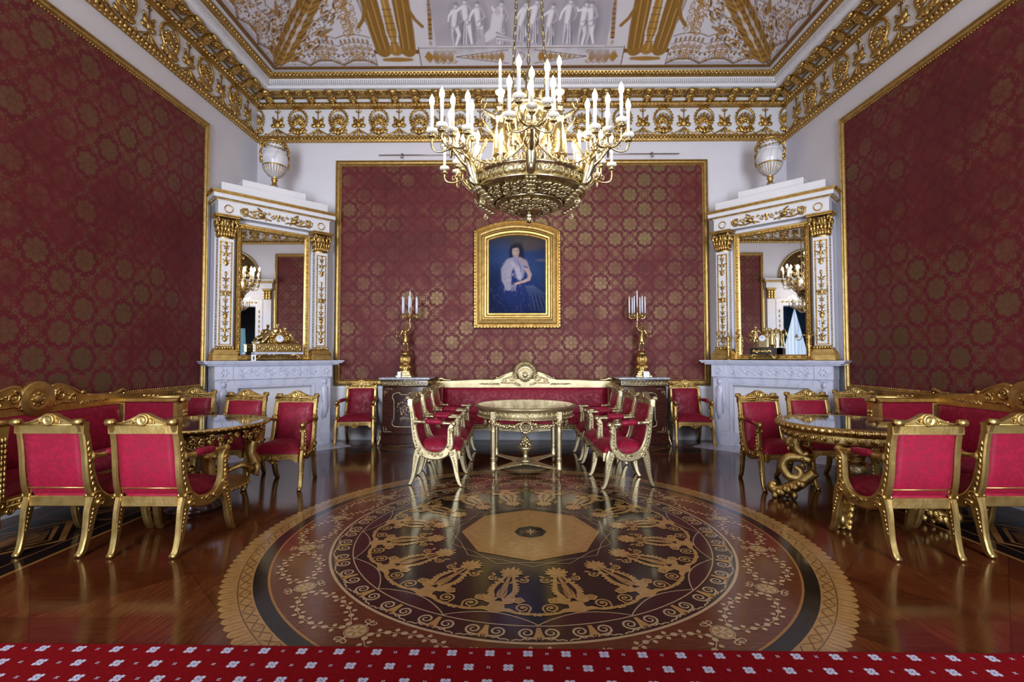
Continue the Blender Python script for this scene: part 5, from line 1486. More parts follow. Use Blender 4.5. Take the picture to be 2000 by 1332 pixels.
# ------------------------------------------------------------------ figure candelabra on the cabinets
def candle_bits(x,y,z,L,parent,r=.0125,bulb=True,lit=False,T=None):
    m=MB();m.lathe([(0,z),(r,z),(r,z+L),(r*.6,z+L+.004),(0,z+L+.004)],'candle' if lit else 'candle_unlit',10,TR(x,y,0));o=m.build('candle',parent)
    if bulb:
        m=MB();b=r*(1.55 if lit else 1.05);k_=1.25 if lit else 1
        m.lathe([(r*.5,z+L),(b*.85,z+L+.012*k_),(b,z+L+.028*k_),(b*.8,z+L+.046*k_),(b*.35,z+L+.062*k_),(0,z+L+.075*k_)],lit if isinstance(lit,str) else 'bulb_lit' if lit else 'bulb_off',10,TR(x,y,0));m.build('bulb',o)
    return o
def candelabrum(label,loc,mir):
    t=thing('candelabrum',label,'candelabrum',loc,0,'gilt figure candelabra on the cabinets')
    m=MB();G='ormolu'
    m.box(-.13,.13,-.13,.13,0,.03,G,ch=.006);m.box(-.105,.105,-.105,.105,.03,.07,G,ch=.008);m.box(-.085,.085,-.085,.085,.07,.095,G,ch=.006);m.build('base',t)
    m=MB();m.lathe([(.088,.09),(.095,.10),(.080,.115),(.078,.20),(.090,.205),(.090,.215),(.074,.22),(.070,.36),(.084,.365),(.086,.385),(.060,.395),(.050,.42),(.0,.42)],G,28)
    for k in range(14):
        a=2*PI*k/14;m.sph((.074*math.cos(a),.074*math.sin(a),.28),(.012,.012,.05),'gold_carved',6,5);m.sph((.082*math.cos(a),.082*math.sin(a),.155),(.014,.014,.03),'gold_carved',6,5)
    m.build('pedestal',t)
    m=MB();J={k:(v[0]*mir,v[1],v[2]) for k,v in STAND.items()}
    statue(m,TR(0,0,.415),G,.44,J,[([(0,0,.60),(0,0,.48),(-.0,-.0,.34)],(.09,.12,.14))])
    m.build('figure',t,remesh=.006)
    hx=.17*.44*mir
    m=MB();m.tube([(hx,-.02,.80),(hx,-.02,.93),(hx,-.02,1.02),(hx,-.02,1.12)],[.010,.013,.016,.012],G,8)
    m.tube([(-.20*.44*mir*1.5,-.05,.60),(-.20*.44*mir*1.5,-.05,.72)],[.008,.008],G,6);m.sph((-.20*.44*mir*1.5,-.05,.73),(.012,.012,.02),G,6,5)
    m.build('torch',t)
    k=0
    for a,r,z in [(0,0,1.10)]+[(i*PI/3+.26+.35*mir,.125,1.00) for i in range(6)]:
        x,y=hx+r*math.cos(a),-.02+r*math.sin(a)
        m=MB()
        if r:
            q=np.array([(0,1.0),(.05,.955),(.09,.945),(.122,.965),(.125,1.0)]);q=crv(q,5)
            m.tube(np.stack([hx+q[:,0]*math.cos(a),-.02+q[:,0]*math.sin(a),q[:,1]],-1),[.009,.007,.008],G,7)
            q=spiral(.07,1.0,.026,.006,-PI/2,1.3,16);m.tube(np.stack([hx+q[:,0]*math.cos(a),-.02+q[:,0]*math.sin(a),q[:,1]],-1),[.006,.004],G,5)
        m.lathe([(.006,z-.01),(.024,z),(.026,z+.006),(.014,z+.012),(.016,z+.03),(0,z+.03)],G,14,TR(x,y,0))
        ar=m.build('arm',t)
        candle_bits(x,y,z+.03,.21,ar,.0115)
        k+=1
candelabrum('gilt candelabrum held up by a standing figure on the left cabinet',(-1.80,7.85,1.068),1)
candelabrum('gilt candelabrum held up by a standing figure on the right cabinet',(2.05,7.85,1.068),-1)
def card(label,x,y,z,w,h,rz=0,mark=False):
    m=MB();m.box(-w/2,w/2,-.002,.002,0,h,'paper',TR(rx=-.12));m.box(-w/2,w/2,.0,.04,0,.002,'paper')
    if mark:
        for s in (-1,1):
            T=TR(0,-.0027 if s<0 else .0027,h*.45,rx=-.12)
            m.sph((0,0,h*.18),(.007,.0006,.009),'ink',8,6,T=T);m.sph((0,0,0),(.009,.0006,.02),'ink',8,6,T=T);m.sph((0,0,-h*.2),(.006,.0006,.016),'ink',8,6,T=T)
    o=m.build('card');o.location=(x,y,z);o.rotation_euler=(0,0,rz);tag(o,label,'card')
card('small pale card standing before the candelabrum on the left cabinet',-1.86,7.68,1.068,.055,.09)
card('small pale card standing before the candelabrum on the right cabinet',2.075,7.68,1.068,.09,.09)
# ------------------------------------------------------------------ corner fireplaces with overmantel mirrors
def corner(side):
    c=(-3.50,7.13) if side=='left' else (3.67,7.11)
    rz=PI/4 if side=='left' else -PI/4
    sg=1 if side=='left' else -1      # the local +x end lies at the back wall on the left side
    t=thing('fireplace','white marble corner fireplace at %s with a plain blocked opening'%side,'fireplace',(*c,0),rz,'corner fireplaces')
    MM='marble_white';T=None
    if side=='right': pass
    m=MB();W=.985
    m.box(-W,W,-.04,.50,1.318,1.340,MM,ch=.005);m.box(-W+.02,W-.02,-.02,.50,1.296,1.318,MM,ch=.004);m.box(-W+.06,W-.06,.02,.50,1.270,1.296,MM,ch=.006)
    m.build('mantel_shelf',t)
    m=MB();m.box(-.82,.82,.07,.45,1.075,1.272,MM)
    for s in (-1,1):
        m.box(*sorted((s*.60,s*.83)),.058,.08,1.075,1.272,MM,ch=.004)
    for k in range(11):
        x=-.50+.1*k
        P=spiral(x,1.175,.045,.008,0,1.4 if k%2 else -1.4,16);m.tube(x3(P,.068),[.010,.005],MM,5)
        m.sph((x+.05,.068,1.17+.02*(k%2)),(.030,.008,.016),MM,6,4);m.sph((x+.03,.068,1.225),(.02,.007,.010),MM,6,4);m.sph((x+.02,.068,1.12),(.02,.007,.010),MM,6,4)
    for s in (-1,1):
        for k in range(6): m.sph((s*.715+.04*math.cos(k*PI/3),.057,1.175+.04*math.sin(k*PI/3)),(.02,.007,.02),MM,6,4)
    m.build('frieze',t)
    for s in (-1,1):
        m=MB();a,b_=sorted((s*.575,s*.815))
        m.box(a,b_,.10,.45,.0,1.075,MM);m.box(a-.015,b_+.015,.075,.45,0,.20,MM,ch=.006)
        # relief figure on the jamb: head, shoulders, drapery falling to a foot
        x=s*.715
        m.sph((x,.09,1.00),(.035,.03,.045),MM,10,8);m.box(x-.06,x+.06,.08,.11,1.045,1.075,MM,ch=.005)
        for P,r in (([(x,.10,.97),(x-.0,.09,.90),(x+s*.01,.09,.75),(x+s*.02,.095,.55),(x+s*.01,.10,.42)],[.02,.055,.050,.045,.02]),([(x-.05,.098,.90),(x-.07,.095,.76),(x-.02,.085,.68)],[.018,.016,.014]),([(x+.05,.098,.90),(x+.065,.095,.70),(x+.05,.095,.5)],[.02,.022,.01]),([(x-.03,.09,.7),(x-.045,.095,.55),(x-.03,.10,.40)],[.014,.018,.008])):
            m.tube(P,r,MM,8,flat=.5)
        m.build('jamb',t)
    m=MB();m.box(-.575,.575,.11,.45,.98,1.075,MM);m.frame([(-.575,0),(.575,0),(.575,1.0),(-.575,1.0)],[(0,-.105),(.012,-.095),(.05,-.10),(.058,-.12)],MM);m.build('lintel',t)
    m=MB();m.box(-.575,.575,.20,.24,.20,.98,'trim_white');m.box(-.575,.575,.12,.24,0,.20,MM);m.build('opening_panel',t)
    m=MB();m.box(-.95,.95,-.36,.08,.0,.012,'marble_white');m.build('hearth',t)
    # masonry block behind, closing the corner down to the walls
    ret=.38 if side=='left' else .40
    def bre(z0,z1,mt,d0,w):
        m=MB()
        # outline in local (x,y): front edge at d0, returns to the walls at 45 degrees
        cx=1.45 if side=='left' else 1.47
        lx=min(w,.99);e=.012
        # wall lines: |x| = 1.45 - y (45 degree walls seen from the front)
        y_w=cx-w-e
        P=[(-w,d0),(w,d0),(w,y_w),(0,cx-e),(-w,y_w)]
        V=[(x,y,z0) for x,y in P]+[(x,y,z1) for x,y in P]
        m.add(V,[(4,3,2,1,0),(5,6,7,8,9)]+[(i,(i+1)%5,5+(i+1)%5,5+i) for i in range(5)],mt,False);return m
    t2=thing('mirror_surround','white and gold pilastered mirror over the %s fireplace'%side,'mirror',(*c,0),rz,'overmantel mirrors')
    bre(1.345,3.60,'wall_white',.33,.80).build('backing',t2)
    G='gold';GC='gold_carved'
    for s in (-1,1):
        m=MB();x=s*.685;w=.098
        m.box(x-w,x+w,.19,.33,1.54,3.08,'trim_white')
        m.frame(rect(x-w+.018,x+w-.018,1.56,3.04),[(0,-.19),(.002,-.183),(.018,-.183),(.02,-.19)],G)
        for z in np.arange(1.58,3.03,.036):
            for q in (-1,1): m.sph((x+q*(w-.028),.182,z),(.009,.006,.013),GC,5,4)
        for q in (-1,1):
            for z in np.arange(1.56,3.06,.045): m.sph((x+q*(w+.003),.25,z),(.006,.020,.019),GC,5,4)
        # candelabra-form ornaments
        for zc,up in ((2.86,1),(2.30,0),(1.78,1)):
            m.tube([(x,.184,zc-.16),(x,.180,zc),(x,.184,zc+.16)],[.006,.012,.005],GC,6)
            for z,sc in ((zc-.10,1),(zc,1.2),(zc+.10,.9)) if up else ((zc-.28,1),(zc-.20,.9),(zc-.1,.8),(zc,1.5),(zc+.1,.8),(zc+.2,1)):
                m.sph((x,.180,z),(.018*sc,.012,.022*sc),GC,7,5)
                for q in (-1,1):
                    m.sph((0,0,0),(.026*sc,.008,.010*sc),GC,6,4,T=TR(x+q*.028*sc,.183,z+.008,ry=q*.6));m.sph((0,0,0),(.018*sc,.008,.008),GC,6,4,T=TR(x+q*.024*sc,.183,z-.022,ry=-q*.5))
            m.sph((x,.182,zc+(-.13 if up else -.33)),(.030,.009,.042),GC,8,5)
            m.sph((x,.182,zc+(.14 if up else .28)),(.018,.008,.034),GC,7,5)
            if not up:
                m.tube([(x,.184,zc-.34),(x,.18,zc),(x,.184,zc+.30)],[.006,.010,.006],GC,6)
                for q in range(8): m.sph((0,0,0),(.028,.008,.011),GC,6,4,T=TR(x+.030*math.cos(q*PI/4),.182,zc+.030*math.sin(q*PI/4),ry=q*PI/4))
        m.build('pilaster',t2)
        m=MB()
        m.box(x-w-.065,x+w+.065,.12,.33,1.342,1.43,G,ch=.005)
        m.lathe([(w+.06,1.43),(w+.062,1.445),(w+.045,1.465),(w+.020,1.50),(w+.025,1.515),(w+.01,1.54)],G,4,TR(x,.26,0,rz=PI/4)@TR(s=(1.30,1.30,1)),smooth=False) if False else None
        for dz,e in ((1.43,.058),(1.452,.050),(1.474,.036),(1.496,.022)): m.box(x-w-e,x+w+e,.13+.058-e,.33,dz,dz+.024,G,ch=.004)
        for k in range(7): m.sph((x-w+.0+k*2*w/6,.160,1.525),(.020,.020,.030),GC,6,5)
        m.build('pilaster_base',t2)
        m=MB()
        m.lathe([(w*1.0,3.08),(w*1.05,3.10),(w*.95,3.12),(w*1.0,3.2),(w*1.15,3.30),(w*1.3,3.345)],G,24,TR(x,.27,0,s=(1,.8,1)))
        for row,(z,n_,r,l) in enumerate(((3.11,7,.0,.075),(3.18,6,.012,.085),(3.255,5,.03,.09))):
            for k in range(n_):
                q=(k/(n_-1)-.5)*2;xx=x+q*(w+r)
                m.sph((xx,.178-.012*row-.02*(1-q*q),z+l*.4),(.022,.016,l*.5),GC,7,6);m.sph((xx,.165-.016*row-.02*(1-q*q),z+l*.8),(.020,.018,.016),GC,6,5)
            for k in range(3): m.sph((x+s*0+(w+r)*(1 if k<3 else 1),.20+.05*k,z+l*.4),(.014,.022,l*.5),GC,6,5);m.sph((x-(w+r),.20+.05*k,z+l*.4),(.014,.022,l*.5),GC,6,5)
        for q in (-1,1): m.tube(np.stack([x+q*(w+.03)+spiral(0,0,.034,.008,PI/2,q*1.4,18)[:,0],np.full(18,.135),3.325+spiral(0,0,.034,.008,PI/2,q*1.4,18)[:,1]],-1),[.013,.008],GC,6)
        m.box(x-w-.060,x+w+.060,.10,.33,3.365,3.385,G,ch=.004);m.box(x-w-.072,x+w+.072,.09,.33,3.385,3.408,G,ch=.005)
        m.build('capital',t2)
    m=MB();P=rect(-.535,.535,1.345,3.355)
    m.frame(P,[(0,-.33),(0,-.285),(.012,-.268),(.028,-.270),(.034,-.278),(.060,-.282),(.066,-.272),(.078,-.280),(.082,-.31)],G)
    for z in np.arange(1.42,3.30,.115):
        for s in (-1,1): m.sph((s*.488,.274,z),(.010,.007,.034),GC,6,4);m.sph((s*.488,.274,z+.057),(.015,.008,.011),GC,6,4)
    for x in np.arange(-.42,.43,.105): m.sph((x,.274,3.308),(.030,.007,.010),GC,6,4);m.sph((x+.05,.274,3.308),(.010,.008,.015),GC,6,4);m.sph((x,.274,1.392),(.030,.007,.010),GC,6,4)
    m.build('mirror_frame',t2)
    m=MB();m.add([(-.457,.300,1.42),(.457,.300,1.42),(.457,.300,3.28),(-.457,.300,3.28)],[(0,1,2,3)],'mirror_glass',False);m.box(-.457,.457,.302,.32,1.42,3.28,'bronze_dark');m.build('glass',t2)
    # entablature
    m=bre(3.408,3.60,'trim_white',.17,.80)
    m.frame(rect(-.535,.535,3.42,3.585),[(0,-.17),(.004,-.163),(.010,-.163),(.012,-.172)],'trim_white')
    for s in (-1,1):
        m.tube(x3([(s*.665+.052*math.cos(q),3.505+.052*math.sin(q)) for q in np.linspace(0,2*PI,25)[:-1]],.166),.009,G,6,closed=True)
        # griffin and scrolls
        m.tube(x3(np.vstack([crv([(s*.10,3.445),(s*.2,3.46),(s*.33,3.44),(s*.42,3.46)],4),spiral(s*.455,3.505,.058,.012,-PI/2,s*1.5,26)]),.163),[.012,.016,.010],GC,6)
        m.tube(x3(spiral(s*.345,3.50,.036,.008,-PI/2,-s*1.3,18),.163),[.012,.007],GC,6)
        m.tube([(s*.20,.160,3.47),(s*.25,.150,3.50),(s*.29,.155,3.49)],[.030,.034,.018],G,8);m.sph((s*.195,.150,3.53),(.022,.018,.024),G,8,6)
        for q in range(4): m.sph((0,0,0),(.042,.008,.012),GC,6,4,T=TR(s*(.245+.012*q),.152,3.535+.010*q,ry=s*(1.9-.2*q)))
        m.tube([(s*.20,.158,3.46),(s*.17,.156,3.44),(s*.18,.156,3.425)],[.014,.010,.010],G,6)
        for q in range(6): m.sph((0,0,0),(.024,.008,.010),GC,6,4,T=TR(s*(.30+.042*q),.160,3.545-.012*(q%3),ry=q*.7))
        m.tube(x3(spiral(s*.075,3.50,.036,.008,PI/2,s*1.3,18),.163),[.010,.006],GC,6);m.tube(x3(spiral(s*.13,3.535,.024,.006,0,-s*1.2,14),.163),[.008,.005],GC,6)
    m.lathe([(.012,-.05),(.022,-.04),(.010,-.02),(.028,.02),(.034,.045)],GC,12,TR(0,.162,3.50))
    for z,e in ((3.60,.012),(3.618,.035)):
        mm_=bre(z,z+.02,'trim_white' if e<.02 else G,.17-e,.80+e);m.merge(mm_)
    for x in np.arange(-.80,.81,.034): m.sph((x,.132,3.628),.011,'gold',5,4)
    for y in np.arange(.17,.6,.034):
        for s in (-1,1): m.sph((s*.837,y,3.628),.011,'gold',5,4)
    m.merge(bre(3.638,3.695,'trim_white',.10,.87));m.merge(bre(3.695,3.712,G,.085,.885));m.merge(bre(3.712,3.735,G,.07,.90))
    m.merge(bre(3.735,3.875,'trim_white',.16,.765))
    m.build('entablature',t2)
    # attic step carries the urn
    m=bre(3.875,4.02,'trim_white',.30,.46);m.build('attic_block',t2)
    return c,rz
cL,rL=corner('left');cR,rR=corner('right')
def loc2(side,x,d,z=0):
    c,rz=(cL,rL) if side=='left' else (cR,rR)
    return (c[0]+x*math.cos(rz)-d*math.sin(rz),c[1]+x*math.sin(rz)+d*math.cos(rz),z)
# ------------------------------------------------------------------ urns on the mirror surrounds
def urn(side):
    s_='left' if side=='left' else 'right'
    t=thing('urn','white marble urn with gilt handles above the %s mirror'%s_,'urn',loc2(side,.03 if side=='left' else -.03,.44,4.021),rL if side=='left' else rR,'marble urns')
    m=MB();m.box(-.10,.10,-.10,.10,0,.03,'marble_grey',ch=.006);m.lathe([(.085,.03),(.070,.045),(.040,.075),(.034,.12),(.045,.135),(.052,.15),(.040,.165),(.05,.185)],'gold',24);m.build('foot',t)
    m=MB()
    m.lathe([(.05,.185),(.10,.22),(.145,.28),(.168,.335),(.172,.345)],'marble_urn',48,lobes=24,amp=.12)
    for k in range(24):
        a=2*PI*(k+.5)/24;m.tube([(r*math.cos(a),r*math.sin(a),z) for r,z in ((.05,.19),(.098,.222),(.143,.282),(.165,.335))],[.004,.007],'gold',5)
    m.lathe([(.170,.342),(.182,.35),(.182,.362),(.172,.37)],'gold',32)
    m.lathe([(.172,.37),(.190,.42),(.195,.48),(.182,.545),(.160,.575),(.156,.585)],'marble_urn',40)
    m.lathe([(.156,.58),(.164,.588),(.156,.596),(.138,.60),(.128,.63),(.135,.68),(.155,.715)],'marble_urn',40)
    m.build('body',t)
    m=MB();m.lathe([(.150,.705),(.175,.715),(.182,.73),(.170,.742),(.14,.742),(.12,.72),(.0,.70)],'gold',40)
    for k in range(18):
        a=2*PI*k/18;m.sph((.160*math.cos(a),.160*math.sin(a),.695),(.022,.022,.026),'gold_carved',6,5)
    m.build('rim',t)
    for s in (-1,1):
        m=MB();m.tube(crv([(s*.185,0,.47),(s*.215,0,.53),(s*.190,0,.60),(s*.215,0,.66),(s*.19,0,.72),(s*.14,0,.715)],5),[.014,.017,.012,.016,.014,.010],'gold',7)
        m.sph((s*.195,-.0,.44),(.034,.040,.045),'gold_carved',8,7);m.sph((s*.205,0,.40),(.02,.02,.03),'gold_carved',6,5)
        for k in range(8): m.sph((s*(.20+.012*math.sin(k)),.02*math.cos(k*2),.50+.028*k),(.020,.024,.016),'gold_carved',6,4)
        m.build('handle',t)
    m=MB()
    for k in range(9):
        q=-PI*.9+k*PI*.8/8;m.sph((.150*math.cos(q),.150*math.sin(q),.66-.035*math.sin((k)*PI/8)),(.018,.018,.014),'gold_carved',6,4)
    m.build('garland',t)
urn('left');urn('right')
# ------------------------------------------------------------------ left mantel clock with two reclining figures
G='ormolu'
t=thing('mantel_clock','long gilt clock with figures leaning on a round dial on the left mantel','clock',loc2('left',.0,.08,1.341),rL)
m=MB()
m.box(-.345,.345,-.075,.085,.095,.125,'marble_white',ch=.004);m.box(-.325,.325,-.062,.075,.125,.245,G,ch=.006);m.box(-.335,.335,-.07,.08,.235,.25,G,ch=.004)
for k in range(22):
    x=-.30+k*.0286;m.sph((x,-.066,.185+.02*math.sin(k*1.7)),(.012,.006,.030),G,6,4)
m.box(-.04,-.03,-.069,-.06,.13,.24,'gold_pale')
m.build('base',t)
for s in (-1,1):
    m=MB();m.tube([(s*.16,-.05,.075),(s*.22,-.055,.09),(s*.27,-.06,.075),(s*.30,-.065,.03),(s*.32,-.07,.012)],[.014,.022,.024,.018,.022],'gold_carved',8)
    m.sph((s*.31,.05,.045),(.03,.03,.048),'gold_carved',8,6);m.build('foot',t)
m=MB()
m.lathe([(0,0),(.17,0),(.15,.06),(.12,.13),(.085,.19),(.0,.215)],G,20,TR(.02,.01,.248,s=(1,.42,1)))
for k in range(24): m.sph((.02+rnd.uniform(-.15,.15),-.04+rnd.uniform(-.012,.012),.26+rnd.uniform(0,.10)),rnd.uniform(.012,.028),'gold_carved',6,5)
m.build('rock_mount',t)
def dial(parent,x,y,z,r):
    m=MB();T=TR(x,y,z,rx=PI/2)
    m.lathe([(r*1.14,-.01),(r*1.16,.008),(r*1.06,.014),(r*1.0,.006)],G,32,T);m.disc(r,.007,'enamel',32,T)
    for k in range(12):
        a=k*PI/6;m.tube([(x+r*.72*math.cos(a),y-.0085,z+r*.72*math.sin(a)),(x+r*.90*math.cos(a),y-.0085,z+r*.90*math.sin(a))],r*.035,'ink',4)
    d=m.build('dial',parent)
    m=MB();m.tube([(x,y-.011,z),(x+r*.1,y-.011,z+r*.55)],r*.05,'ink',4);m.tube([(x,y-.012,z),(x-r*.28,y-.012,z+r*.62)],r*.035,'ink',4);m.build('clock_hand',d)
dial(t,-.005,-.068,.325,.052)
m=MB();h=.46
REC=dict(hip=(-.16,0,.20),waist=(-.12,0,.28),chest=(-.06,-.01,.40),neck=(-.03,-.01,.48),head=(-.02,-.02,.55),shL=(-.14,-.02,.45),elL=(-.22,-.06,.33),haL=(-.14,-.12,.26),shR=(.04,-.02,.44),elR=(.08,-.05,.32),haR=(.02,-.10,.28),
   knL=(-.33,-.06,.20),foL=(-.46,-.06,.03),knR=(-.30,.02,.14),foR=(-.44,.02,.02))
statue(m,TR(.0,.0,.265),G,h,REC,[([(-.10,0,.30),(-.2,0,.2),(-.34,-.01,.14)],(.09,.11,.08))]);m.build('figure',t,remesh=.007)
m=MB()
RE2=dict(hip=(.14,0,.14),waist=(.12,0,.22),chest=(.08,-.01,.34),neck=(.06,-.01,.42),head=(.05,-.02,.49),shL=(-.0,-.02,.38),elL=(-.03,-.06,.28),haL=(.02,-.10,.22),shR=(.16,-.02,.38),elR=(.24,-.05,.27),haR=(.33,-.06,.17),
   knL=(.30,-.05,.10),foL=(.46,-.06,.02),knR=(.33,.02,.12),foR=(.52,.0,.02))
statue(m,TR(.08,.01,.262),G,h*.92,RE2,[([(.10,0,.26),(.2,0,.14),(.36,-.01,.07)],(.085,.10,.06))]);m.build('figure',t,remesh=.007)
card('small white card with a dark silhouette at the left end of the left mantel clock',*loc2('left',-.36,-.005,1.341),.062,.088,rL,True)
# ------------------------------------------------------------------ right mantel clock with two standing children
t=thing('mantel_clock','small gilt clock with two figures beside a white dial case on the right mantel','clock',loc2('right',-.06,.09,1.341),rR)
m=MB();m.box(-.165,.165,-.075,.075,.085,.185,'table_black',ch=.006);m.box(-.17,.17,-.08,.08,.178,.19,'bronze_dark',ch=.003)
for s in (-1,1):
    for k in range(8): m.sph((0,0,0),(.030,.006,.014),G,6,4,T=TR(s*(.02+.014*k),-.078,.13+.010*math.sin(k*1.3),ry=s*k*.25))
m.sph((0,-.078,.13),(.03,.008,.02),G,8,5)
m.build('base',t)
for s in (-1,1):
    m=MB();m.tube([(s*.06,-.05,.07),(s*.12,-.06,.085),(s*.15,-.065,.055),(s*.165,-.07,.014)],[.010,.020,.018,.014],'gold_carved',8);m.sph((s*.14,.05,.042),(.024,.024,.043),'gold_carved',8,6);m.build('foot',t)
m=MB();m.box(-.045,.065,-.05,.045,.19,.305,'gold_pale',ch=.004);a=np.linspace(0,PI,20);m.extr(np.stack([.01+.055*np.cos(a),.305+.075*np.sin(a)],-1),-.05,.045,'gold_pale')
m.tube(x3(crv([(-.02,.255),(.01,.235),(.04,.255)],5),-.053),.004,G,5);m.build('case',t)
dial(t,.01,-.055,.325,.045)
CH=dict(STAND);CH.update(haR=(.22,-.08,.66),elR=(.2,-.03,.70),haL=(-.10,-.12,.62))
m=MB();statue(m,TR(-.105,-.01,.19,rz=.5),G,.33,CH,[([(0,0,.6),(0,0,.5),(0,0,.38)],(.08,.10,.11))]);m.build('figure',t,remesh=.006)
CH2=dict(STAND);CH2.update(head=(-.10,-.06,.84),neck=(-.06,-.02,.79),haL=(-.28,-.10,.72),elL=(-.2,-.05,.72),haR=(.12,-.1,.5),elR=(.18,-.02,.62))
m=MB();statue(m,TR(.125,-.005,.19,rz=-.3),G,.31,CH2,[([(0,0,.6),(0,0,.4),(0.02,0,.10)],(.08,.11,.13))],wings=True);m.build('figure',t,remesh=.006)
# two small candlesticks on the right mantel
def stick(label,x,d,lit):
    t=thing('candlestick',label,'candlestick',loc2('right',x,d,1.341),rR,'gilt candlesticks on the right mantel')
    m=MB();m.lathe([(0,0),(.066,0),(.066,.008),(.045,.016),(.030,.035),(.022,.06)],G,24);m.build('base',t)
    m=MB();m.lathe([(.022,.06),(.016,.10),(.024,.16),(.028,.22),(.018,.25),(.026,.29),(.034,.33),(.026,.37),(.012,.39),(.014,.42),(0,.43)],'gold_carved',16)
    for k in range(12): m.sph((.026*math.cos(k*2.1),.026*math.sin(k*2.1),.2+.014*k),(.012,.012,.014),'gold_carved',6,4)
    m.build('stem',t)
    for s in (-1,1):
        m=MB();q=crv([(s*.02,.33),(s*.06,.36),(s*.085,.33),(s*.11,.29),(s*.14,.29),(s*.15,.325)],5)
        m.tube(x3(q),[.008,.006,.008],G,6);m.lathe([(.004,.32),(.026,.33),(.028,.336),(.012,.342),(.013,.365),(0,.365)],G,14,TR(s*.15,0,0))
        ar=m.build('arm',t)
        if lit: candle_bits(s*.15,0,.365,.22,ar,.009,False)
        else:
            m=MB()
            for k in range(7): m.sph((s*.15+.02*math.cos(k),.02*math.sin(k),.37+.014*k),(.018,.016,.02),'gold_carved',6,4)
            m.build('flower_socket',ar)
stick('gilt candlestick at the left end of the right mantel',-.55,.04,False)
stick('gilt candlestick with white tapers at the right end of the right mantel',.55,.04,True)
# ------------------------------------------------------------------ portrait in an arched gilt frame
t=thing('portrait_painting','arch-topped gilt framed portrait of a seated woman in blue above the central sofa','painting',(.0255,8.115,0))
hw=.735;z0,zs,zt_=1.875,3.53,3.71
def arch(hw,z0,zs,zt,n=24):
    sag=zt-zs;R=(hw*hw+sag*sag)/(2*sag);cz=zt-R;a=math.asin(hw/R)
    return np.array([(-hw,z0),(hw,z0)]+[(R*math.sin(q),cz+R*math.cos(q)) for q in np.linspace(a,-a,n)])
out=arch(hw,z0,zs,zt_)
m=MB();m.frame(out,[(0,-.04),(0,.02),(.012,.034),(.03,.036),(.042,.026),(.060,.030),(.085,.060),(.11,.068),(.135,.058),(.15,.040),(.168,.044),(.185,.030),(.21,.026),(.23,.010),(.25,.012),(.262,-.002)],'gold',smooth=False)
o2=inset(out,.022);L_=np.r_[0,np.cumsum(np.linalg.norm(np.diff(np.vstack([o2,o2[:1]]),axis=0),axis=1))];o2c=np.vstack([o2,o2[:1]])
for k in range(110):
    d=(k+.5)/110*L_[-1];m.sph((np.interp(d,L_,o2c[:,0]),-.038,np.interp(d,L_,o2c[:,1])),(.014,.008,.014),'gold_carved',5,4)
m.build('frame',t)
nu,nv=150,210
inn=inset(out,.255);iw=hw-.255
xs_=np.linspace(-iw,iw,nu);sag=zt_-zs;R=(hw*hw+sag*sag)/(2*sag)-.255;czz=zt_-((hw*hw+sag*sag)/(2*sag))
top=czz+np.sqrt(R*R-xs_**2)
X=np.tile(xs_,(nv,1));Zt=np.linspace(0,1,nv)[:,None];Z=(z0+.255)+(top[None,:]-(z0+.255))*Zt
V=np.stack([X,np.full_like(X,.002),Z],-1).reshape(-1,3)
# painting coordinates: photo crop pixels (316..910 , 1065..225) -> metres
def px(a,b): return (-iw+(a-316)/594.*2*iw, (z0+.255)+(1065-b)/840.*(top.max()-(z0+.255)))
p=Paint(X,Z,(.030,.060,.17))
S=2*iw/594.
def el(a,b,ra,rb,c,rot=0,soft=.5,al=1): x,y=px(a,b);p.ell(x,y,ra*S,rb*S,c,rot,soft,al)
def ln(P,w,c,soft=.6,al=1): p.line([px(*q) for q in P],np.array(w)*S if not np.isscalar(w) else w*S,c,soft,al)
el(600,240,420,120,(.10,.085,.075),soft=.9);el(740,330,160,60,(.16,.11,.09),soft=1,al=.7);el(480,300,160,50,(.07,.08,.12),soft=1,al=.6);el(870,495,60,14,(.30,.27,.25),soft=1,al=.7)
el(420,420,140,120,(.05,.10,.26),soft=1,al=.6);el(800,600,140,160,(.04,.085,.22),soft=1,al=.6)
el(600,950,330,170,(.012,.022,.085),soft=.7);el(380,820,120,200,(.010,.02,.07),soft=1,al=.8);el(620,830,230,190,(.018,.035,.15),soft=.8)
rs=np.random.RandomState(2)
for k in range(260): a=rs.uniform(330,900);b=rs.uniform(720,1050);ln([(a,b),(a+rs.uniform(-20,30),b+rs.uniform(10,40))],rs.uniform(3,8),[(.05,.08,.22),(.010,.016,.06),(.12,.15,.30)][k%3],1,.35)
for q in range(16): ln([(690+q*6,770),(740+q*12,870),(770+q*14,1040)],7,[(.10,.14,.30),(.02,.035,.12),(.22,.26,.40)][q%3],.9,.5)
# hair, face
el(605,395,62,85,(.020,.022,.035),soft=.5);el(650,440,35,110,(.018,.022,.06),soft=.7);el(555,430,25,70,(.02,.025,.06),soft=.8)
el(598,405,37,58,(.50,.36,.30),soft=.35);el(590,395,22,36,(.62,.47,.40),soft=.8);el(612,345,30,14,(.03,.03,.04),soft=.5);el(575,350,30,16,(.03,.03,.045),soft=.5)
for a in (583,613): el(a,396,6,3,(.06,.05,.06),soft=.6);el(a,388,9,2,(.12,.09,.09),soft=.8)
ln([(598,400),(594,420)],4,(.40,.27,.23),.8,.7);el(597,435,10,3.5,(.45,.16,.15),soft=.6);el(602,470,24,30,(.48,.36,.31),soft=.5)
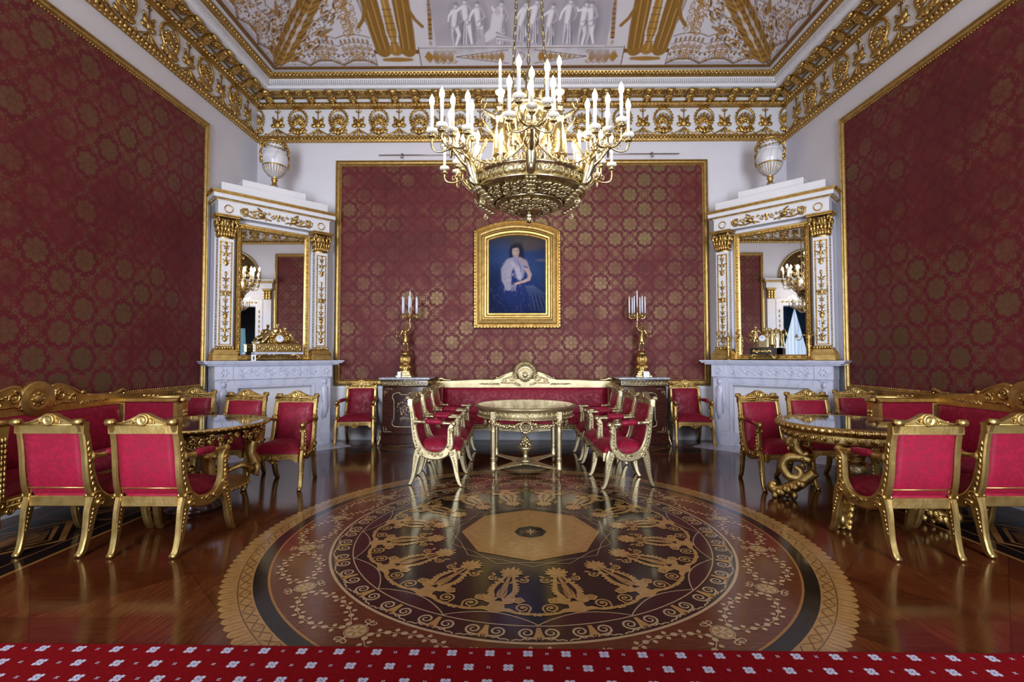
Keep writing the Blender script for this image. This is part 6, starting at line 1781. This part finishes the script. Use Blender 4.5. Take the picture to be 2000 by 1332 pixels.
# shawl
ln([(600,490),(540,530),(500,600),(500,700),(520,790)],[70,110,110,100,60],(.42,.38,.45),.4)
ln([(600,490),(650,560),(640,660)],[60,110,80],(.30,.29,.42),.5);ln([(560,520),(620,600),(640,690)],[30,60,40],(.50,.45,.52),.7,.8)
ln([(640,480),(690,520),(720,580)],[40,60,40],(.40,.31,.34),.5)
for k in range(150):
    a=rs.uniform(470,640);b=rs.uniform(520,800);x_=.5*(b-520)/280
    el(a+20*x_,b,rs.uniform(4,10),rs.uniform(3,7),[(.55,.50,.55),(.22,.20,.30),(.36,.30,.36)][k%3],rot=rs.uniform(0,3),soft=.9,al=.5)
for k in range(40): a=480+k*3.2;ln([(a,760),(a-8+rs.uniform(-6,6),820+rs.uniform(-15,15))],3,(.40,.37,.44),.9,.6)
ln([(620,500),(645,560),(655,620)],8,(.10,.10,.20),.8,.8)
# arms and hands
ln([(715,590),(745,650),(735,700)],[46,42,34],(.52,.36,.32),.4);ln([(735,700),(680,725),(640,735)],[34,28,22],(.56,.38,.33),.4);ln([(655,730),(610,745),(590,752)],[26,22,12],(.58,.36,.30),.5);ln([(690,560),(720,575)],14,(.10,.10,.2),.6)
for q in range(4): ln([(618,738+q*5),(588,744+q*6)],4,(.60,.40,.34),.6,.9)
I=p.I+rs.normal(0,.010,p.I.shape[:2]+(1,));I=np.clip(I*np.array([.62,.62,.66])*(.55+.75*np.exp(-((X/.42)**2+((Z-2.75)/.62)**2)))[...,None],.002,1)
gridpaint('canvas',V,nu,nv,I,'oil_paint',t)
m=MB()
for s in (-1,1): m.tube([(s*.60,.05,zs+.05),(s*.605,.06,4.80)],.003,'brass_rod',5)
m.build('hanging_wire',t)
# picture rails: thin rods on stand-off brackets over the back hanging
def rail(label,x0,x1,z):
    t=thing('hanging_rail',label,'rail',((x0+x1)/2,YB,z));L=(x1-x0)/2
    m=MB();m.tube([(-L,-.07,0),(L,-.07,0)],.008,'brass_rod',8);m.sph((-L,-.07,0),.013,'brass_rod',8,6);m.sph((L,-.07,0),.013,'brass_rod',8,6);m.build('rod',t)
    for x in (-L*.55,L*.55):
        m=MB();m.tube([(x,0,.03),(x,-.07,.03),(x,-.07,-.05)],.007,'brass_rod',6);m.lathe([(0,0),(.022,0),(.022,.006),(0,.008)],'brass_rod',12,TR(x,0,.03,rx=PI/2));m.box(x-.02,x+.02,-.075,-.065,-.055,-.03,'brass_rod');m.build('bracket',t)
rail('thin metal hanging rail above the left half of the back wall hanging',-2.33,-.62,4.845)
rail('thin metal hanging rail above the right half of the back wall hanging',.80,2.78,4.85)
# wall socket low on the skirting
t=thing('wall_socket','small white double socket on the skirting behind the left wall chair','socket',(-2.55,YB-.0305,.11))
m=MB();m.box(-.075,.075,-.010,0,-.038,.038,'trim_white',ch=.004);m.build('plate',t)
for s in (-1,1):
    m=MB();m.lathe([(.026,.0101),(.026,.014),(.022,.0105),(0,.0105)],'trim_white',20,TR(s*.037,0,0,rx=PI/2));m.build('outlet',t)
# ------------------------------------------------------------------ chandelier
CX,CY=.118,4.15
t=thing('chandelier','large gilt chandelier with clusters of lit candle bulbs hanging in the middle of the room','chandelier',(CX,CY,0))
G,GC,GP='chandelier_gilt','gold_pale_carved','ormolu_pierced'
m=MB()
m.lathe([(.0,2.60),(.018,2.60),(.024,2.645),(.10,2.650),(.19,2.672),(.275,2.712)],GP,72)
m.lathe([(.275,2.712),(.290,2.715),(.290,2.726),(.285,2.732),(.36,2.752),(.42,2.778),(.455,2.800)],GP,72)
m.lathe([(.285,2.735),(.26,2.735),(.0,2.69)],'bronze_dark',48)
for r,z,n,sr in ((.15,2.660,16,.030),(.225,2.688,22,.030),(.335,2.740,26,.034),(.395,2.765,30,.034)):
    for k in range(n):
        a=2*PI*k/n;c,s=math.cos(a),math.sin(a)
        T=TR(r*c,r*s,z-.006,rz=a+PI/2)@TR(rx=1.2)
        P=spiral(0,0,sr,.006,k,1.4 if k%2 else -1.4,14);m.tube(x3(P),[.009,.005],GC,5,T=T)
        m.sph((0,0,0),(.022,.010,.012),GC,6,4,T=T@TR(sr*.8,0,sr*.6,ry=.6));m.sph((0,0,0),(.016,.010,.020),GC,6,4,T=T@TR(-sr*.8,0,-sr*.5,ry=.4))
for r,z in ((.10,2.650),(.283,2.716),): m.tube([(r*math.cos(a),r*math.sin(a),z) for a in np.linspace(0,2*PI,73)[:-1]],.009,G,6,closed=True)
m.build('bowl',t)
m=MB();m.lathe([(.012,2.665),(.020,2.655),(.014,2.640),(.030,2.632),(.032,2.620),(.026,2.612),(.034,2.600),(.030,2.580),(.018,2.562),(.0,2.553)],G,20)
for k in range(24): a=k*2.4;z=2.565+.036*(k/24);m.sph((.026*math.cos(a),.026*math.sin(a),z),.008,GC,5,4)
m.build('finial',t)
m=MB();m.lathe([(.455,2.796),(.475,2.790),(.490,2.800),(.487,2.815),(.476,2.825),(.484,2.90),(.500,2.905),(.502,2.922),(.480,2.93),(.470,2.915),(.470,2.83),(.455,2.815)],G,96)
for k in range(48):
    a=2*PI*k/48;T=TR(.485*math.cos(a),.485*math.sin(a),2.862,rz=a+PI/2)
    P=spiral(0,0,.024,.005,k,1.3 if k%2 else -1.3,12);m.tube(x3(P),[.008,.004],GC,5,T=T);m.sph((0,0,0),(.014,.008,.010),GC,5,4,T=T@TR(.022,0,.018))
    m.sph((0,0,0),(.020,.008,.030),GC,6,5,T=TR(.496*math.cos(a),.496*math.sin(a),2.945,rz=a+PI/2))
m.build('rim',t)
def cluster(parent,T,n,R,L,lift=.0):
    # candle arms spreading from a hub at the origin of T
    for k in range(n):
        if k==n-1 and n>5: r,a,z=0,0,.085
        else: a=2*PI*k/(n-1 if n>5 else n)+.35;r=R;z=.05+lift*(k%2)
        c,s=math.cos(a),math.sin(a);m=MB()
        q=crv([(0,0),(r*.45,-.035),(r*.85,-.03),(r,.01),(r,z)],5) if r else np.array([(0,-.02),(0,.03),(0,z)])
        m.tube(np.stack([q[:,0]*c,q[:,0]*s,q[:,1]],-1),[.010,.008,.009],G,7)
        if r: P=spiral(r*.45,.012,.026,.006,-PI/2,1.2,14);m.tube(np.stack([P[:,0]*c,P[:,0]*s,P[:,1]],-1),[.006,.004],G,5)
        m.lathe([(.008,z-.012),(.030,z-.002),(.032,z+.006),(.014,z+.012),(.016,z+.026),(.022,z+.030)],G,16,TR(r*c,r*s,0))
        V=[np.vstack(m.V)@T[:3,:3].T+T[:3,3]];m.V=V
        ar=m.build('candle_arm',parent)
        m=MB();m.lathe([(.014,z+.030),(.040,z+.036),(.044,z+.048),(.040,z+.060),(.030,z+.064),(.014,z+.060)],'bobeche',20,T@TR(r*c,r*s,0),lobes=20,amp=.10);m.build('drip_pan',ar)
        w=T@np.array([r*c,r*s,z+.05,1]);candle_bits(w[0],w[1],w[2],L,ar,.0135,True,True)
for k in range(6):
    a=-PI/2+k*PI/3;T=TR(0,0,0,rz=a+PI/2)      # front (-y) looks outward
    m=MB()
    # siren: scroll tail, smooth body, horns, wings
    q=np.vstack([spiral(-.455,2.845,.016,.052,2.2,-1.15,22)[:, :]]);
    m.tube(np.stack([np.zeros(len(q)),q[:,0]*1.0-.06,q[:,1]],-1),[.010,.022],'chandelier_gilt',8,T=T)
    m.tube(crv([(0,-.505,2.80),(0,-.53,2.86),(0,-.56,2.94),(0,-.58,3.00),(0,-.585,3.05)],5),[.026,.040,.046,.034,.020],'chandelier_gilt',12,T=T)
    m.sph((0,-.60,3.085),(.026,.030,.034),'chandelier_gilt',10,8,T=T)
    for s in (-1,1):
        m.tube(crv([(s*.012,-.59,3.10),(s*.045,-.60,3.15),(s*.07,-.60,3.12),(s*.06,-.60,3.06)],5),[.012,.014,.008],G,7,T=T)
        for j in range(6): m.sph((0,0,0),(.050,.008,.016),GC,6,4,T=T@TR(s*(.05+.012*j),-.54+.012*j,2.97+.028*j,rz=s*.5,ry=s*(.9+.08*j)))
        m.tube(crv([(s*.02,-.57,2.97),(s*.05,-.62,3.0),(s*.03,-.655,3.05)],4),[.014,.010,.008],G,6,T=T)
    for j in range(5):
        for q_ in (-1,0,1): m.sph((q_*(.030-.004*j),-.490+.030*j,2.775-.020*j),(.018,.026,.014),GC,6,5,T=T)
    m.tube(crv([(0,-.55,2.93),(0,-.62,2.96),(0,-.68,3.02),(0,-.715,3.06)],5),[.018,.015,.016],G,8,T=T)
    m.tube(np.stack([np.zeros(16),*(spiral(-.445,2.675,.028,.006,PI/2,1.3,16).T)],-1),[.010,.006],GC,6,T=T)
    sr_=m.build('siren_bracket',t)
    cluster(t,TR(CX*0,0,0)@T@TR(0,-.715,3.075),6,.17,.205,.035)
    # festoon chains between neighbours
    a2=a+PI/3;A=np.array([.60*math.cos(a),.60*math.sin(a),3.06]);B=np.array([.60*math.cos(a2),.60*math.sin(a2),3.06])
    m=MB();P=[]
    for q in np.linspace(0,1,26): p_=A+(B-A)*q;p_[2]-=.155*4*q*(1-q);P.append(p_)
    m.tube(P,.009,G,6)
    for q in P[::2]: m.sph(q,.013,GC,6,4)
    m.build('festoon',t)
# candles standing on the rim
for k in range(8):
    a=k*PI/4+.22;r=.435
    m=MB();m.lathe([(.008,2.90),(.026,2.915),(.028,2.922),(.014,2.928)],G,14,TR(r*math.cos(a),r*math.sin(a),0));m.tube([(.47*math.cos(a),.47*math.sin(a),2.88),(r*math.cos(a),r*math.sin(a),2.905)],.010,G,6)
    ar=m.build('rim_candle_arm',t);candle_bits(r*math.cos(a),r*math.sin(a),2.925,.18,ar,.0135,True,True)
# central drum and crown
m=MB();m.lathe([(.0,2.70),(.03,2.72),(.035,2.9),(.06,3.0),(.10,3.06),(.03,3.12),(.03,3.25),(.17,3.30),(.185,3.31),(.185,3.34),(.172,3.35),(.172,3.52),(.19,3.53),(.20,3.56),(.18,3.58),(.10,3.62),(.04,3.66),(.03,3.80),(.05,3.84),(.02,3.90),(.0,3.92)],G,36)
for k in range(18):
    a=2*PI*k/18;m.sph((.178*math.cos(a),.178*math.sin(a),3.43),(.020,.020,.055),GC,7,6);m.sph((.185*math.cos(a),.185*math.sin(a),3.60),(.018,.018,.045),GC,6,5)
    m.tube([(.178*math.cos(a),.178*math.sin(a),3.30),(.182*math.cos(a),.182*math.sin(a),3.20)],[.006,.012],'bobeche',6)
m.build('central_drum',t)
for k in range(4):      # winged victories round the drum, each with a candle over her head
    a=-PI/4+k*PI/2;T=TR(.345*math.cos(a),.345*math.sin(a),3.03,rz=a+PI/2)
    J=dict(STAND);s=1 if k in (0,2) else -1
    J={q:(v[0]*s,v[1],v[2]) for q,v in J.items()}
    if s<0: J={(q[:-1]+('R' if q[-1]=='L' else 'L') if q[-1] in 'LR' else q):v for q,v in J.items()}
    out_='R' if s>0 else 'L';inn_='L' if s>0 else 'R'
    J['el'+out_]=(s*.24,-.02,.88);J['ha'+out_]=(s*.40,-.04,1.02);J['el'+inn_]=(-s*.22,.02,.76);J['ha'+inn_]=(-s*.36,.08,.74)
    m=MB();statue(m,T,G,.46,J,SKL,wings=True)
    fg=m.build('victory',t,remesh=.009)
    m=MB();m.tube([(s*.40*.46+.035*math.cos(q),-.02,1.02*.46+.05+.045*math.sin(q)) for q in np.linspace(0,2*PI,17)[:-1]],.006,G,6,closed=True,T=T);m.build('wreath',fg)
    m=MB();x,y=.345*math.cos(a),.345*math.sin(a);m.lathe([(.012,3.49),(.02,3.52),(.012,3.545),(.03,3.56),(.04,3.57),(.042,3.585),(.015,3.59)],'bobeche',16,TR(x,y,0));ar=m.build('candle_socket',t);candle_bits(x,y,3.585,.21,ar,.0125,True,k%2==0)
    m=MB();m.tube([(.42*math.cos(a-.3),.42*math.sin(a-.3),2.92),(.34*math.cos(a),.34*math.sin(a),3.05)],.012,G,6);m.tube([(.42*math.cos(a+.3),.42*math.sin(a+.3),2.92),(.34*math.cos(a),.34*math.sin(a),3.05)],.012,G,6);m.build('support_strut',t)
for k in range(3):
    a=PI/2+k*2*PI/3;m=MB();A=np.array([.17*math.cos(a),.17*math.sin(a),3.58]);B=np.array([.02*math.cos(a),.02*math.sin(a),float(cove_pt(np.array(2.3)))-.06])
    n=46
    for j in range(n):
        p_=A+(B-A)*(j+.5)/n;d=(B-A)/np.linalg.norm(B-A)
        e=np.array([-math.sin(a),math.cos(a),0]) if j%2 else np.array([math.cos(a),math.sin(a),0])
        P=[p_+d*.044*math.cos(q)+e*.011*math.sin(q) for q in np.linspace(0,2*PI,11)[:-1]]
        m.tube(P,.0055,G,5,closed=True)
    m.build('chain',t)
m=MB();m.lathe([(0,-.10),(.03,-.08),(.06,-.03),(.11,-.01),(.12,.0),(0,.0)],G,28,TR(0,0,float(cove_pt(np.array(2.3)))-.01));m.build('ceiling_rose',t)
# ------------------------------------------------------------------ two wall chandeliers over the doorways (seen in the mirrors)
def sconce(label,x,y,sg):
    t=thing('hanging_light',label,'chandelier',(x,y,-.55),0)
    m=MB();m.lathe([(0,3.28),(.05,3.30),(.12,3.36),(.16,3.45),(.165,3.50),(.0,3.50)],GC,24)
    for k in range(14): a=k*2*PI/14;m.sph((.15*math.cos(a),.15*math.sin(a),3.43),(.03,.03,.045),GC,6,5)
    m.build('bowl',t)
    for k in range(14):
        a=k*PI/7;r=.24+.11*(k%2);m=MB();q=crv([(.10,3.46),(.18,3.42),(.25,3.45),(r,3.52)],4)
        m.tube(np.stack([q[:,0]*math.cos(a),q[:,0]*math.sin(a),q[:,1]],-1),.011,G,6);m.lathe([(.01,3.51),(.035,3.525),(.012,3.54)],G,12,TR(r*math.cos(a),r*math.sin(a),0))
        ar=m.build('candle_arm',t);candle_bits(r*math.cos(a),r*math.sin(a),3.535,.20,ar,.0135,True,'bulb_small')
    m=MB();m.tube([(0,0,3.48),(0,0,5.0),(0,0,float(ZC)+.4)],.012,G,6);m.build('rod',t)
sconce('small hanging light with candle bulbs reflected in the left mirror',XR-.75,2.35,1)
sconce('small hanging light with candle bulbs reflected in the right mirror',XL+.75,2.35,-1)
# ------------------------------------------------------------------ daylight and lamp light
def light(kind,name,loc,energy,color,size=.1,rot=(0,0,0),sy=None):
    l=bpy.data.lights.new(name,kind);l.energy=energy;l.color=color
    if kind=='AREA':
        l.shape='RECTANGLE';l.size=size;l.size_y=sy or size
    else: l.shadow_soft_size=size
    o=bpy.data.objects.new(name,l);COL.objects.link(o);o.location=loc;o.rotation_euler=rot;return o
warm=(1.0,.76,.46)
cool=(.80,.88,1.0)
for a,bb in WX: light('AREA','window_light',((a+bb)/2,YN-.06,2.2),P_WIN,cool,bb-a-.1,(PI/2,0,0),3.6).data.spread=SPREAD
w=bpy.data.worlds.new('World');scene.world=w;w.use_nodes=True;w.node_tree.nodes['Background'].inputs[0].default_value=(.5,.6,.8,1);w.node_tree.nodes['Background'].inputs[1].default_value=.15
# ------------------------------------------------------------------ camera
cam=bpy.data.cameras.new('Camera');co_=bpy.data.objects.new('Camera',cam);COL.objects.link(co_);scene.camera=co_
cam.sensor_width=36;cam.sensor_fit='HORIZONTAL';cam.lens=941.06/2000*36;cam.clip_start=.02
pi_,ya_,ro_=.0320,.0077,-.0007
fw=np.array([-math.sin(ya_),math.cos(ya_),0]);rt=np.array([math.cos(ya_),math.sin(ya_),0]);up=np.array([0,0,1.])
F_=fw*math.cos(pi_)+up*math.sin(pi_);U_=up*math.cos(pi_)-fw*math.sin(pi_);R3=rt*math.cos(ro_)+U_*math.sin(ro_);U3=U_*math.cos(ro_)-rt*math.sin(ro_)
mw=Matrix(((R3[0],U3[0],-F_[0],0),(R3[1],U3[1],-F_[1],0),(R3[2],U3[2],-F_[2],1.40),(0,0,0,1)));co_.matrix_world=mw
scene.view_settings.view_transform='Standard';scene.view_settings.look='None';scene.view_settings.gamma=1;scene.view_settings.use_curve_mapping=False
scene.view_settings.exposure=EXPO
scene.cycles.use_denoising=True
scene.cycles.use_adaptive_sampling=True;scene.cycles.adaptive_threshold=.04;scene.cycles.max_bounces=6;scene.cycles.diffuse_bounces=3;scene.cycles.glossy_bounces=3;scene.cycles.sample_clamp_indirect=4;scene.cycles.caustics_reflective=False;scene.cycles.caustics_refractive=False
